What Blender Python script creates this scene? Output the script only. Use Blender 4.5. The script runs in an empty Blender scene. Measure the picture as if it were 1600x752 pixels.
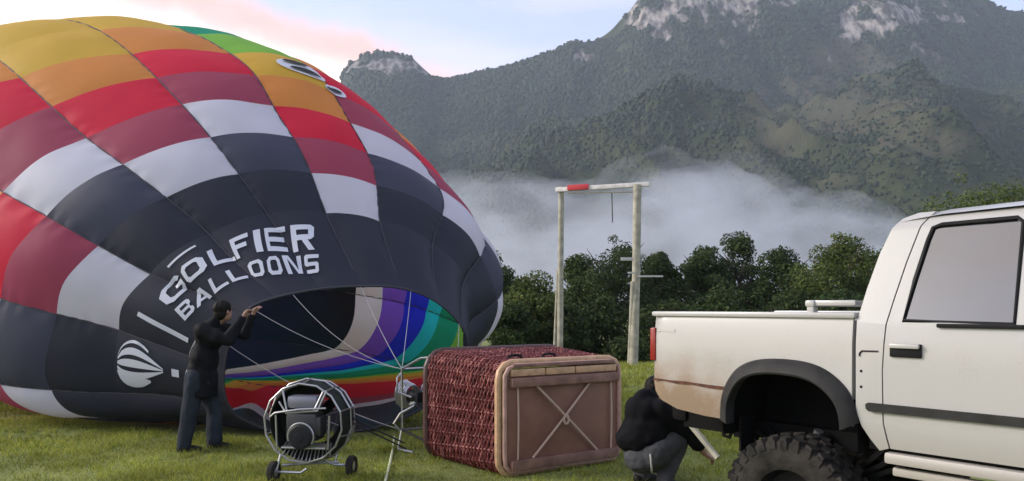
import bpy, bmesh, math, random
import numpy as np
from mathutils import Vector, Matrix, noise as mnoise
R = math.radians
rng = np.random.default_rng(7)
random.seed(11)
S = bpy.context.scene
COL = S.collection

# ---------------------------------------------------------------- camera
FPX, CX, HY, HC = 1155.0, 800.0, 480.0, 1.65      # focal in px of the 1600 px frame, horizon row, eye height
cam = bpy.data.objects.new('camera', bpy.data.cameras.new('camera'))
COL.objects.link(cam)
cam.location = (0, 0, HC)
cam.rotation_euler = (R(90), 0, 0)
cam.data.sensor_width = 36
cam.data.lens = 36 * FPX / 1600
cam.data.shift_y = (HY - 376) / 1600
cam.data.clip_start = 0.05
cam.data.clip_end = 6000
S.camera = cam

# ---------------------------------------------------------------- sky, sun, exposure
SUN_AZ, SUN_EL = -86.0, 27.0          # degrees; azimuth from +Y towards +X
world = bpy.data.worlds.new('World'); S.world = world; world.use_nodes = True
wt = world.node_tree; wt.nodes.clear()
def wn(t, **kw):
    n = wt.nodes.new(t)
    for k, v in kw.items():
        if k in n.inputs: n.inputs[k].default_value = v
        else: setattr(n, k, v)
    return n
w_out = wn('ShaderNodeOutputWorld'); w_bg = wn('ShaderNodeBackground', Strength=0.115)
sky = wn('ShaderNodeTexSky', sky_type='NISHITA', sun_disc=False, sun_elevation=R(SUN_EL), sun_rotation=R(SUN_AZ),
         altitude=300.0, air_density=1.0, dust_density=1.6, ozone_density=1.5)
w_tc = wn('ShaderNodeTexCoord')
w_map = wn('ShaderNodeMapping'); w_map.inputs['Scale'].default_value = (1.0, 1.6, 5.0); w_map.inputs['Rotation'].default_value = (0, R(17), R(20))
w_no = wn('ShaderNodeTexNoise', Scale=1.9, Detail=7.0, Roughness=0.55)
w_ra = wn('ShaderNodeMapRange'); w_ra.inputs['From Min'].default_value = 0.47; w_ra.inputs['From Max'].default_value = 0.72
w_ra.inputs['To Min'].default_value = 0.38; w_ra.inputs['To Max'].default_value = 0.85
# thin cloud, lit warm around the sunrise
w_dot = wn('ShaderNodeVectorMath', operation='DOT_PRODUCT')
sd = Vector((math.sin(R(SUN_AZ)) * math.cos(R(SUN_EL)), math.cos(R(SUN_AZ)) * math.cos(R(SUN_EL)), math.sin(R(SUN_EL))))
w_dot.inputs[1].default_value = sd
w_glow = wn('ShaderNodeMapRange'); w_glow.inputs['From Min'].default_value = 0.2; w_glow.inputs['From Max'].default_value = 1.0
w_cc = wn('ShaderNodeValToRGB')
w_cc.color_ramp.elements[0].position = 0.0; w_cc.color_ramp.elements[0].color = (4.0, 3.75, 4.5, 1)
w_cc.color_ramp.elements[1].position = 1.0; w_cc.color_ramp.elements[1].color = (7.5, 6.4, 5.6, 1)
e = w_cc.color_ramp.elements.new(0.75); e.color = (5.0, 4.3, 4.7, 1)
w_mix = wn('ShaderNodeMix', data_type='RGBA')
L = wt.links.new
L(w_tc.outputs['Generated'], w_map.inputs['Vector']); L(w_map.outputs[0], w_no.inputs['Vector']); L(w_no.outputs[0], w_ra.inputs[0])
L(w_tc.outputs['Generated'], w_dot.inputs[0]); L(w_dot.outputs['Value'], w_glow.inputs[0]); L(w_glow.outputs[0], w_cc.inputs[0])
L(w_ra.outputs[0], w_mix.inputs[0]); L(sky.outputs[0], w_mix.inputs[6]); L(w_cc.outputs[0], w_mix.inputs[7])
# one long pink dawn cloud with a cream glow under it, lying along a great circle left of the mountain
def sdir(px, py): return Vector(((px - CX) / FPX, 1, (HY - py) / FPX)).normalized()
sA, sB = sdir(150, -40), sdir(600, 92); sN = sA.cross(sB).normalized(); sC = sdir(330, 20)
def wmath(op, a, b_=None, c=None):
    n = wn('ShaderNodeMath', operation=op)
    for i, v in enumerate((a, b_, c)):
        if v is None: continue
        if hasattr(v, 'is_output'): L(v, n.inputs[i])
        else: n.inputs[i].default_value = v
    return n.outputs[0]
def wrange(v, a, b_, c=0.0, d=1.0):
    n = wn('ShaderNodeMapRange', interpolation_type='SMOOTHSTEP'); L(v, n.inputs[0])
    for i, q in enumerate((a, b_, c, d)): n.inputs[1 + i].default_value = q
    return n.outputs[0]
def wdot(v): n = wn('ShaderNodeVectorMath', operation='DOT_PRODUCT'); L(w_tc.outputs['Generated'], n.inputs[0]); n.inputs[1].default_value = v; return n.outputs['Value']
w_n2 = wn('ShaderNodeTexNoise', Scale=9.0, Detail=6.0, Roughness=0.6); L(w_tc.outputs['Generated'], w_n2.inputs['Vector'])
wob = wmath('MULTIPLY_ADD', w_n2.outputs[0], 0.07, -0.035)
off = wmath('ADD', wdot(sN), wob); near = wrange(wdot(sC), math.cos(R(24)), math.cos(R(8)))
streak = wmath('MULTIPLY', wmath('MULTIPLY', wrange(wmath('ABSOLUTE', off), 0.034, 0.004), near), wrange(w_n2.outputs[0], 0.25, 0.55, 0.6, 1.0))
under = wmath('MULTIPLY', wrange(wmath('ABSOLUTE', wmath('ADD', off, -0.055 if sN.z < 0 else 0.055)), 0.085, 0.01), near)
w_m2 = wn('ShaderNodeMix', data_type='RGBA'); L(wmath('MULTIPLY', under, 0.55), w_m2.inputs[0]); L(w_mix.outputs[2], w_m2.inputs[6]); w_m2.inputs[7].default_value = (9.2, 7.2, 4.3, 1)
w_m3 = wn('ShaderNodeMix', data_type='RGBA'); L(streak, w_m3.inputs[0]); L(w_m2.outputs[2], w_m3.inputs[6]); w_m3.inputs[7].default_value = (4.4, 2.7, 2.45, 1)
L(w_m3.outputs[2], w_bg.inputs[0]); L(w_bg.outputs[0], w_out.inputs[0])

sun = bpy.data.objects.new('sun', bpy.data.lights.new('sun', 'SUN')); COL.objects.link(sun)
sun.data.energy = 1.5; sun.data.angle = R(18); sun.data.color = (1.0, 0.94, 0.87)
sun.rotation_euler = (-sd).to_track_quat('-Z', 'Y').to_euler()
sun.location = sd * 60
S.view_settings.view_transform = 'Standard'; S.view_settings.look = 'None'
S.view_settings.exposure = 1.32; S.view_settings.gamma = 1.0; S.view_settings.use_curve_mapping = False
S.cycles.max_bounces = 8; S.cycles.transparent_max_bounces = 12; S.cycles.volume_bounces = 1
S.cycles.use_denoising = True
S.cycles.volume_step_rate = 1.0; S.cycles.volume_max_steps = 64

# ---------------------------------------------------------------- helpers
def pix(px, py, Y):
    return Vector(((px - CX) / FPX * Y, Y, HC - (py - HY) / FPX * Y))

def mesh_obj(name, verts, faces, mat, parent=None, smooth=False, loc=None):
    me = bpy.data.meshes.new(name)
    me.from_pydata([tuple(map(float, v)) for v in verts], [], [tuple(map(int, f)) for f in faces])
    if mat: me.materials.append(mat)
    if smooth: me.polygons.foreach_set('use_smooth', [True] * len(me.polygons))
    o = bpy.data.objects.new(name, me); COL.objects.link(o)
    if parent: o.parent = parent
    if loc is not None: o.location = loc
    return o

def np_mesh(name, V, Fc, mat, smooth=False, parent=None):
    """fast mesh from arrays; Fc (n,3) or (n,4)"""
    me = bpy.data.meshes.new(name)
    V = np.asarray(V, np.float32); Fc = np.asarray(Fc, np.int32); n, k = Fc.shape
    me.vertices.add(len(V)); me.vertices.foreach_set('co', V.ravel())
    me.loops.add(n * k); me.loops.foreach_set('vertex_index', Fc.ravel())
    me.polygons.add(n); me.polygons.foreach_set('loop_start', np.arange(0, n * k, k, dtype=np.int32))
    if smooth: me.polygons.foreach_set('use_smooth', np.ones(n, bool))
    me.update(calc_edges=True); me.validate()
    if mat: me.materials.append(mat)
    o = bpy.data.objects.new(name, me); COL.objects.link(o)
    if parent: o.parent = parent
    return o

def bm_obj(name, bm, mat, parent=None, smooth=False):
    bmesh.ops.recalc_face_normals(bm, faces=bm.faces)
    me = bpy.data.meshes.new(name); bm.to_mesh(me); bm.free()
    if mat: me.materials.append(mat)
    if smooth: shade(me)
    o = bpy.data.objects.new(name, me); COL.objects.link(o)
    if parent: o.parent = parent
    return o

def shade(me, ang=35):
    me.polygons.foreach_set('use_smooth', [True] * len(me.polygons))
    try: me.set_sharp_from_angle(angle=R(ang))
    except Exception: pass

def empty(name, loc=(0, 0, 0), rz=0, label=None, cat=None, group=None):
    o = bpy.data.objects.new(name, None); COL.objects.link(o)
    o.location = loc; o.rotation_euler = (0, 0, rz); o.empty_display_size = 0.2
    tag(o, label, cat, group); return o

def tag(o, label=None, cat=None, group=None, kind=None):
    if label: o['label'] = label
    if cat: o['category'] = cat
    if group: o['group'] = group
    if kind: o['kind'] = kind
    return o

def add_box(bm, c, s, rot=None, bev=0.0):
    r = bmesh.ops.create_cube(bm, size=1.0)
    vs = r['verts']
    M = Matrix.Translation(Vector(c)) @ (rot.to_4x4() if rot else Matrix.Identity(4)) @ Matrix.Diagonal((s[0], s[1], s[2], 1))
    bmesh.ops.transform(bm, matrix=M, verts=vs)
    if bev > 0:
        es = list({e for v in vs for e in v.link_edges})
        bmesh.ops.bevel(bm, geom=es, offset=bev, segments=2, affect='EDGES', profile=0.6)

def add_cone(bm, p0, p1, r0, r1, seg=12, caps=True):
    p0, p1 = Vector(p0), Vector(p1); d = p1 - p0; h = d.length
    if h < 1e-6: return
    q = Vector((0, 0, 1)).rotation_difference(d.normalized()).to_matrix().to_4x4()
    bmesh.ops.create_cone(bm, cap_ends=caps, segments=seg, radius1=r0, radius2=r1, depth=h,
                          matrix=Matrix.Translation((p0 + p1) / 2) @ q)

def add_ball(bm, c, r, sub=2, rot=None):
    if not hasattr(r, '__len__'): r = (r, r, r)
    M = Matrix.Translation(Vector(c)) @ (rot.to_4x4() if rot else Matrix.Identity(4)) @ Matrix.Diagonal((r[0], r[1], r[2], 1))
    bmesh.ops.create_icosphere(bm, subdivisions=sub, radius=1.0, matrix=M)

def add_tube(bm, pts, r, seg=8, closed=False):
    pts = [Vector(p) for p in pts]; n = len(pts); rings = []
    prev = None
    for i, p in enumerate(pts):
        if closed: t = pts[(i + 1) % n] - pts[i - 1]
        else: t = pts[min(i + 1, n - 1)] - pts[max(i - 1, 0)]
        t.normalize()
        if prev is None:
            u = t.orthogonal().normalized()
        else:
            u = (prev - t * prev.dot(t));
            u = u.normalized() if u.length > 1e-6 else t.orthogonal().normalized()
        prev = u; v = t.cross(u)
        rr = r[i] if hasattr(r, '__len__') else r
        rings.append([bm.verts.new(p + (u * math.cos(a) + v * math.sin(a)) * rr) for a in [2 * math.pi * k / seg for k in range(seg)]])
    m = n if closed else n - 1
    for i in range(m):
        A, B = rings[i], rings[(i + 1) % n]
        off = 0
        if closed and i == n - 1:
            off = min(range(seg), key=lambda o: (A[0].co - B[o].co).length)
        for k in range(seg):
            bm.faces.new((A[k], A[(k + 1) % seg], B[(k + 1 + off) % seg], B[(k + off) % seg]))
    if not closed:
        bm.faces.new(rings[0][::-1]); bm.faces.new(rings[-1])

def add_lathe(bm, prof, c, axis=(0, 1, 0), seg=32, close=False):
    """prof: (radius, along) pairs"""
    ax = Vector(axis).normalized(); u = ax.orthogonal().normalized(); v = ax.cross(u); c = Vector(c); rings = []
    for (r, a) in prof:
        rings.append([bm.verts.new(c + ax * a + (u * math.cos(2 * math.pi * k / seg) + v * math.sin(2 * math.pi * k / seg)) * max(r, 1e-4)) for k in range(seg)])
    m = len(prof) if close else len(prof) - 1
    for i in range(m):
        A, B = rings[i], rings[(i + 1) % len(prof)]
        for k in range(seg): bm.faces.new((A[k], A[(k + 1) % seg], B[(k + 1) % seg], B[k]))

# ---------------------------------------------------------------- materials
MATS = {}
def mat(name, col, rough=0.7, metal=0.0, spec=0.5, var=0.0, scale=8.0, col2=None, bump=0.0, bscale=40.0, transl=0.0, sheen=0.0, coord='Object', detail=5.0):
    if name in MATS: return MATS[name]
    m = bpy.data.materials.new(name); m.use_nodes = True; t = m.node_tree; N = t.nodes; b = N['Principled BSDF']
    b.inputs['Roughness'].default_value = rough; b.inputs['Metallic'].default_value = metal
    b.inputs['Specular IOR Level'].default_value = spec
    b.inputs['Base Color'].default_value = (*col, 1)
    out = N['Material Output']
    tc = N.new('ShaderNodeTexCoord')
    csock = None
    if var > 0 or col2:
        no = N.new('ShaderNodeTexNoise'); no.inputs['Scale'].default_value = scale; no.inputs['Detail'].default_value = detail
        t.links.new(tc.outputs[coord], no.inputs['Vector'])
        rp = N.new('ShaderNodeValToRGB')
        c2 = col2 if col2 else tuple(c * (1 - var) for c in col); c1 = col if col2 else tuple(min(1, c * (1 + var)) for c in col)
        rp.color_ramp.elements[0].position = 0.33; rp.color_ramp.elements[0].color = (*c2, 1)
        rp.color_ramp.elements[1].position = 0.67; rp.color_ramp.elements[1].color = (*c1, 1)
        t.links.new(no.outputs[0], rp.inputs[0]); t.links.new(rp.outputs[0], b.inputs['Base Color']); csock = rp.outputs[0]
    if bump > 0:
        n2 = N.new('ShaderNodeTexNoise'); n2.inputs['Scale'].default_value = bscale; n2.inputs['Detail'].default_value = 6
        t.links.new(tc.outputs[coord], n2.inputs['Vector'])
        bp = N.new('ShaderNodeBump'); bp.inputs['Strength'].default_value = bump; bp.inputs['Distance'].default_value = 0.02
        t.links.new(n2.outputs[0], bp.inputs['Height']); t.links.new(bp.outputs[0], b.inputs['Normal'])
    if transl > 0:
        tr = N.new('ShaderNodeBsdfTranslucent'); tr.inputs['Color'].default_value = (*col, 1)
        if csock: t.links.new(csock, tr.inputs['Color'])
        mx = N.new('ShaderNodeMixShader'); mx.inputs[0].default_value = transl
        t.links.new(b.outputs[0], mx.inputs[1]); t.links.new(tr.outputs[0], mx.inputs[2]); t.links.new(mx.outputs[0], out.inputs['Surface'])
    MATS[name] = m
    return m

def foliage_mat(name, c1, c2, c3, transl=0.35):
    m = bpy.data.materials.new(name); m.use_nodes = True; t = m.node_tree; N = t.nodes; b = N['Principled BSDF']
    g = N.new('ShaderNodeNewGeometry'); rp = N.new('ShaderNodeValToRGB')
    rp.color_ramp.elements[0].color = (*c1, 1); rp.color_ramp.elements[1].color = (*c3, 1)
    e = rp.color_ramp.elements.new(0.55); e.color = (*c2, 1)
    t.links.new(g.outputs['Random Per Island'], rp.inputs[0])
    no = N.new('ShaderNodeTexNoise'); no.inputs['Scale'].default_value = 1.1; tc = N.new('ShaderNodeTexCoord')
    t.links.new(tc.outputs['Object'], no.inputs['Vector'])
    hs = N.new('ShaderNodeHueSaturation'); mr = N.new('ShaderNodeMapRange')
    mr.inputs['From Min'].default_value = 0.3; mr.inputs['From Max'].default_value = 0.7; mr.inputs['To Min'].default_value = 0.65; mr.inputs['To Max'].default_value = 1.4
    t.links.new(no.outputs[0], mr.inputs[0]); t.links.new(mr.outputs[0], hs.inputs['Value']); t.links.new(rp.outputs[0], hs.inputs['Color'])
    t.links.new(hs.outputs[0], b.inputs['Base Color']); b.inputs['Roughness'].default_value = 0.6; b.inputs['Specular IOR Level'].default_value = 0.12
    tr = N.new('ShaderNodeBsdfTranslucent'); t.links.new(hs.outputs[0], tr.inputs['Color'])
    mx = N.new('ShaderNodeMixShader'); mx.inputs[0].default_value = transl
    t.links.new(b.outputs[0], mx.inputs[1]); t.links.new(tr.outputs[0], mx.inputs[2]); t.links.new(mx.outputs[0], N['Material Output'].inputs['Surface'])
    return m

def fbm(P, octs=4, lac=2.0, gain=0.5, seed=0.0):
    """value of smooth noise at points (n,3), numpy lattice noise"""
    def vn(Q):
        i = np.floor(Q).astype(np.int64); f = Q - i; f = f * f * (3 - 2 * f)
        def h(a, b, c):
            n = (a * 73856093) ^ (b * 19349663) ^ (c * 83492791)
            n = (n ^ (n >> 13)) * 1274126177 & 0x7fffffff
            n = (n ^ (n >> 16)) & 0xffffff
            return n / float(0xffffff)
        r = 0
        for dx in (0, 1):
            for dy in (0, 1):
                for dz in (0, 1):
                    w = (f[:, 0] if dx else 1 - f[:, 0]) * (f[:, 1] if dy else 1 - f[:, 1]) * (f[:, 2] if dz else 1 - f[:, 2])
                    r = r + w * h(i[:, 0] + dx, i[:, 1] + dy, i[:, 2] + dz)
        return r * 2 - 1
    P = np.asarray(P, float) + seed; o = 0; a = 1.0
    for k in range(octs):
        o = o + a * vn(P); P = P * lac + 17.3; a *= gain
    return o

# ---------------------------------------------------------------- terrain
def ground_z(x, y):
    x = np.asarray(x, float); y = np.asarray(y, float)
    P = np.stack([x * 0.35, y * 0.35, np.zeros_like(x)], -1).reshape(-1, 3)
    n = fbm(P, 3).reshape(x.shape)
    near = np.clip((np.hypot(x, y) - 3) / 6, 0, 1)
    return 0.025 * n * near

m_ground = mat('meadow_soil', (0.19, 0.215, 0.048), rough=0.95, col2=(0.11, 0.14, 0.032), scale=1.3, bump=0.6, bscale=30, coord='Object')
gx = np.concatenate([-np.geomspace(40, 2200, 26)[::-1], np.linspace(-38, 38, 110), np.geomspace(40, 2200, 26)])
gy = np.concatenate([[-300, -120, -50, -25], np.linspace(-12, 46, 90), np.geomspace(50, 2600, 26)])
XX, YY = np.meshgrid(gx, gy); ZZ = ground_z(XX, YY)
nx, ny = len(gx), len(gy)
idx = np.arange(nx * ny).reshape(ny, nx)
Fq = np.stack([idx[:-1, :-1], idx[:-1, 1:], idx[1:, 1:], idx[1:, :-1]], -1).reshape(-1, 4)
ground = np_mesh('ground', np.stack([XX, YY, ZZ], -1).reshape(-1, 3), Fq, m_ground, True)
tag(ground, 'short green meadow the balloon lies on', 'ground', kind='structure')

# mountain: crest line given as (photo column, photo row) of the 1600 px frame, set at its own distance
YF, YC = 300.0, 950.0
crest = [(-900, 470), (-300, 440), (100, 330), (330, 290), (470, 250), (528, 140), (536, 112), (550, 94), (575, 82), (612, 79), (645, 88), (662, 104), (680, 120), (700, 121),
         (740, 112), (800, 100), (858, 78), (892, 61), (930, 62), (955, 44), (985, 12), (1010, -22), (1080, -48), (1180, -60), (1260, -40), (1310, -30),
         (1400, -46), (1480, -36), (1530, -8), (1560, 8), (1600, 18), (1700, 70), (1900, 120), (2200, 210), (2600, 330)]
ct = np.array([(c[0] - CX) / FPX for c in crest]); ch = np.array([(HY - c[1]) / FPX * YC for c in crest])
def mountain_h(t, Y):
    Hc = np.interp(t, ct, ch)
    s = (Y - YF) / (YC - YF)
    sc = np.clip(s, 0, 1)
    Xw = t * Y
    P = np.stack([Xw.ravel() / 120, Y.ravel() / 150, np.zeros(Xw.size)], -1)
    g = fbm(P, 5, seed=3.1).reshape(Xw.shape)
    g2 = 1 - np.abs(fbm(np.stack([Xw.ravel() / 85 + 0.6 * Y.ravel() / 150, Y.ravel() / 300, np.zeros(Xw.size)], -1), 4, seed=9.7).reshape(Xw.shape))
    prof = 0.80 * sc ** 1.12 + 0.20 * np.clip((sc - 0.80) / 0.2, 0, 1) ** 0.8
    h = Hc * prof
    win = np.clip(sc * 6, 0, 1) * np.clip((1 - sc) * 3.2, 0, 1) * np.clip((t + 0.12) * 7, 0.15, 1)
    h = h + win * (34 * g + 46 * (g2 - 0.55)) * np.clip(Hc / 250, 0.2, 1.2)
    h = h + np.clip(1 - np.abs(sc - 1) * 8, 0, 1) * 1.6 * fbm(P * 8, 3).reshape(Xw.shape) * np.clip((t + 0.1) * 8, 0.1, 1) * np.clip(Hc / 200, 0, 1)
    back = np.clip((s - 1) / 0.5, 0, 1)
    return h * (1 - back ** 1.3) - 1.0
tt = np.linspace(-1.25, 1.45, 560); ys = np.concatenate([np.linspace(YF - 20, YC, 240), np.linspace(YC + 8, YC + 340, 22)])
T_, Y_ = np.meshgrid(tt, ys); H_ = mountain_h(T_, Y_)
idx = np.arange(T_.size).reshape(T_.shape)
Fq = np.stack([idx[:-1, :-1], idx[:-1, 1:], idx[1:, 1:], idx[1:, :-1]], -1).reshape(-1, 4)

def cover(t, Y, H):
    """what grows where: returns rock, grass masks (0..1) in world terms"""
    px = t * FPX + CX; el = HY - H / Y * FPX            # bearing and elevation as used for the survey of cliffs
    X = t * Y
    n = fbm(np.stack([X.ravel() / 28, Y.ravel() / 30, H.ravel() / 16], -1), 4, seed=5.5).reshape(t.shape)
    n2 = fbm(np.stack([X.ravel() / 9, Y.ravel() / 40, H.ravel() / 30], -1), 3, seed=1.5).reshape(t.shape)
    def blob(cx, cy, rx, ry, k=0.0): return 1 - np.sqrt(((px - cx - k * (el - cy)) / rx) ** 2 + ((el - cy) / ry) ** 2)
    rock = np.maximum.reduce([blob(1110, -4, 160, 34), blob(1250, -30, 160, 32), blob(1385, 22, 105, 36), blob(1330, 24, 50, 36), blob(608, 101, 58, 17), blob(1035, 50, 20, 9) - .1,
                              blob(1130, 62, 14, 5), blob(900, 86, 26, 9) - .15, blob(1010, 20, 40, 26)])
    rock = np.clip((rock * 1.1 + 0.75 * n + 0.65 * n2 - 0.22) * 5, 0, 1)
    gr = np.maximum.reduce([blob(1300, 175, 210, 90), blob(1430, 200, 130, 52, -.6), blob(1330, 95, 110, 50), blob(1230, 200, 110, 60)])
    gr = np.clip((gr * 1.2 + 0.9 * n - 0.15) * 1.3, 0, 0.85)
    return rock, gr
rockM, grassM = cover(T_, Y_, H_)
m_mtn = bpy.data.materials.new('mountain_cover'); m_mtn.use_nodes = True
t = m_mtn.node_tree; N = t.nodes; b = N['Principled BSDF']; b.inputs['Roughness'].default_value = 0.95; b.inputs['Specular IOR Level'].default_value = 0.1
at = N.new('ShaderNodeAttribute'); at.attribute_name = 'cover'; sp = N.new('ShaderNodeSeparateColor'); t.links.new(at.outputs['Color'], sp.inputs[0])
tc = N.new('ShaderNodeTexCoord')
def tnoise(sc, vs=(1, 1, 1), det=6):
    mp = N.new('ShaderNodeMapping'); mp.inputs['Scale'].default_value = vs; t.links.new(tc.outputs['Object'], mp.inputs[0])
    no = N.new('ShaderNodeTexNoise'); no.inputs['Scale'].default_value = sc; no.inputs['Detail'].default_value = det; t.links.new(mp.outputs[0], no.inputs['Vector']); return no
def ramp(fac, a, b_, p0=0.35, p1=0.65):
    r = N.new('ShaderNodeValToRGB'); r.color_ramp.elements[0].color = (*a, 1); r.color_ramp.elements[1].color = (*b_, 1)
    r.color_ramp.elements[0].position = p0; r.color_ramp.elements[1].position = p1; t.links.new(fac, r.inputs[0]); return r
def cmix(f, a, b_):
    m = N.new('ShaderNodeMix'); m.data_type = 'RGBA'; t.links.new(f, m.inputs[0]); t.links.new(a, m.inputs[6]); t.links.new(b_, m.inputs[7]); return m.outputs[2]
veg = ramp(tnoise(0.06).outputs[0], (0.020, 0.030, 0.014), (0.045, 0.055, 0.024))
gra = ramp(tnoise(0.035).outputs[0], (0.056, 0.050, 0.036), (0.074, 0.074, 0.042))
roc = ramp(tnoise(0.16, (1, 0.5, 0.22), 10).outputs[0], (0.05, 0.046, 0.042), (0.30, 0.27, 0.245), 0.40, 0.62)
c_ = cmix(sp.outputs[1], veg.outputs[0], gra.outputs[0]); c_ = cmix(sp.outputs[0], c_, roc.outputs[0])
t.links.new(c_, b.inputs['Base Color'])
bp = N.new('ShaderNodeBump'); bp.inputs['Distance'].default_value = 4.0; bp.inputs['Strength'].default_value = 0.8
t.links.new(tnoise(0.12, (1, 1, 0.5), 8).outputs[0], bp.inputs['Height']); t.links.new(bp.outputs[0], b.inputs['Normal'])
mountain = np_mesh('mountain', np.stack([T_ * Y_, Y_, H_], -1).reshape(-1, 3), Fq, m_mtn, True)
ca = mountain.data.color_attributes.new('cover', 'FLOAT_COLOR', 'POINT')
ca.data.foreach_set('color', np.stack([rockM, grassM, 0 * rockM, 0 * rockM + 1], -1).astype(np.float32).ravel())
tag(mountain, 'forested mountain with pale rock cliffs near its crest', 'mountain', kind='structure')

# forest on the slopes: one mass of small crowns
n_f = 125000
ft = rng.uniform(-0.55, 0.95, n_f); fy = YF + (YC - YF) * rng.uniform(0, 1, n_f) ** 0.75 * 1.0
fh = mountain_h(ft, fy); fr, fg = cover(ft, fy, fh)
fx = ft * fy
dens = fbm(np.stack([fx / 45, fy / 60, fh / 30], -1), 3, seed=2.2)
keep = (rng.uniform(0, 1, n_f) > fr * 1.6) & (rng.uniform(0, 1, n_f) > fg * 0.75) & (dens > -0.75) & (fh > 2)
ft, fy, fh, fx, fg = ft[keep], fy[keep], fh[keep], fx[keep], fg[keep]
bmi = bmesh.new(); bmesh.ops.create_icosphere(bmi, subdivisions=1, radius=1.0)
bmi.verts.index_update(); iv = np.array([v.co for v in bmi.verts]); ifc = np.array([[v.index for v in f.verts] for f in bmi.faces]); bmi.free()
lo = iv[:, 2] > -0.6
ksel = [f for f in ifc if lo[f].all()]
ifc = np.array(ksel)
n_f = len(fx)
rad = rng.uniform(0.8, 3.0, n_f) * (1 + 0.35 * dens[keep]) * (1 - 0.4 * fg) * (0.45 + 0.65 * (fy - YF) / (YC - YF))
jit = 1 + rng.uniform(-0.38, 0.38, (n_f, len(iv)))
V = iv[None] * jit[..., None] * rad[:, None, None] * np.stack([np.ones(n_f), np.ones(n_f), rng.uniform(0.75, 1.3, n_f)], -1)[:, None, :]
V = V + np.stack([fx, fy, fh + rad * 0.45], -1)[:, None, :]
Ff = (ifc[None] + (np.arange(n_f) * len(iv))[:, None, None]).reshape(-1, 3)
m_forest = foliage_mat('mountain_forest_leaf', (0.017, 0.029, 0.016), (0.026, 0.041, 0.021), (0.040, 0.053, 0.026), 0.1)
forest = np_mesh('forest', V.reshape(-1, 3), Ff, m_forest, True)
tag(forest, 'dark green forest covering the mountain slopes', 'forest', kind='stuff')

# ---------------------------------------------------------------- hot air balloon (lying on its side, mouth towards the basket)
KC = np.array([2.4, 4, 5.5, 7, 9, 11.5, 14, 16, 18])
B_A = np.array([1.066, 1.684, 2.395, 2.79, 3.229, 3.485, 2.996, 1.709, 0.0])      # half width of each hoop
B_B = np.array([0.952, 1.43, 1.809, 2.193, 2.755, 3.297, 2.484, 1.321, 0.0])      # half height
B_L = np.array([0.0, 0.987, 1.621, 2.505, 4.011, 7.282, 11.057, 13.828, 16.476])    # distance along the axis
B_M, B_TH, B_TILT, B_YAW, B_EX = (-2.195, 9.276), 0.904, -0.344, -0.693, (0.93, 0.928, 0.087, -0.243)
def nspl(x, y, q):
    n = len(x); h = np.diff(x); A = np.zeros((n, n)); r = np.zeros(n); A[0, 0] = A[-1, -1] = 1
    for i in range(1, n - 1):
        A[i, i - 1] = h[i - 1]; A[i, i] = 2 * (h[i - 1] + h[i]); A[i, i + 1] = h[i]
        r[i] = 6 * ((y[i + 1] - y[i]) / h[i] - (y[i] - y[i - 1]) / h[i - 1])
    m = np.linalg.solve(A, r)
    i = np.clip(np.searchsorted(x, q) - 1, 0, n - 2); t0 = x[i + 1] - q; t1 = q - x[i]
    return m[i] * t0 ** 3 / (6 * h[i]) + m[i + 1] * t1 ** 3 / (6 * h[i]) + (y[i] / h[i] - m[i] * h[i] / 6) * t0 + (y[i + 1] / h[i] - m[i + 1] * h[i] / 6) * t1
# local slack / pull of the fabric: (k, phi deg, sideways, upwards) in metres
SLACK = np.array([(5.0, 104.3, 0.000, 0.043), (6.0, 104.3, 0.030, 0.114), (7.0, 104.3, -0.020, 0.079), (8.0, 104.3, -0.142, 0.053), (9.0, 104.3, 0.085, -0.097), (4.0, 87.0, 0.036, 0.043), (5.0, 87.0, 0.022, 0.097), (6.0, 87.0, -0.111, 0.211), (7.0, 87.0, -0.038, 0.210), (8.0, 87.0, 0.176, 0.214), (4.0, 70.0, 0.037, 0.014), (5.0, 70.0, -0.036, 0.052), (6.0, 70.0, -0.040, 0.080), (7.0, 70.0, 0.050, 0.000), (5.0, 47.6, 0.000, 0.000), (6.0, 47.6, 0.000, 0.000), (7.0, 47.6, 0.000, 0.000), (5.0, 22.7, 0.000, 0.000), (5.0, 126.2, 0.152, -0.056), (6.0, 126.2, 0.025, 0.011), (7.0, 126.2, -0.007, -0.154), (8.0, 126.2, -0.063, -0.060), (4.0, 152.2, -0.028, -0.094), (5.0, 152.2, 0.207, -0.132), (6.0, 152.2, 0.159, -0.036), (7.0, 152.2, 0.031, -0.137), (4.0, 183.2, -0.077, 0.049), (5.0, 183.2, 0.133, 0.001), (6.0, 183.2, 0.065, -0.041), (5.0, 210.4, -0.348, -0.233), (6.0, 210.4, -0.311, -0.381), (2.4, 105.0, 0.017, -0.012), (2.4, 120.0, -0.075, 0.007), (2.4, 135.0, -0.168, 0.049), (2.4, 150.0, -0.030, 0.194), (2.4, 165.0, -0.044, 0.084), (2.4, 180.0, -0.004, 0.003), (2.4, 195.0, -0.030, -0.078), (2.4, 0.0, 0.080, 0.000), (2.4, 15.0, 0.080, 0.000), (2.4, 30.0, 0.029, -0.027), (2.4, 45.0, 0.028, 0.003), (2.4, 60.0, 0.050, 0.041), (5.0, -8.0, 0.250, 0.000), (6.5, -8.0, 0.350, 0.000), (8.0, -5.0, 0.250, 0.000), (6.5, -28.0, 0.500, 0.000), (8.0, -28.0, 0.450, 0.000), (5.0, -28.0, 0.350, 0.000)])
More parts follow.
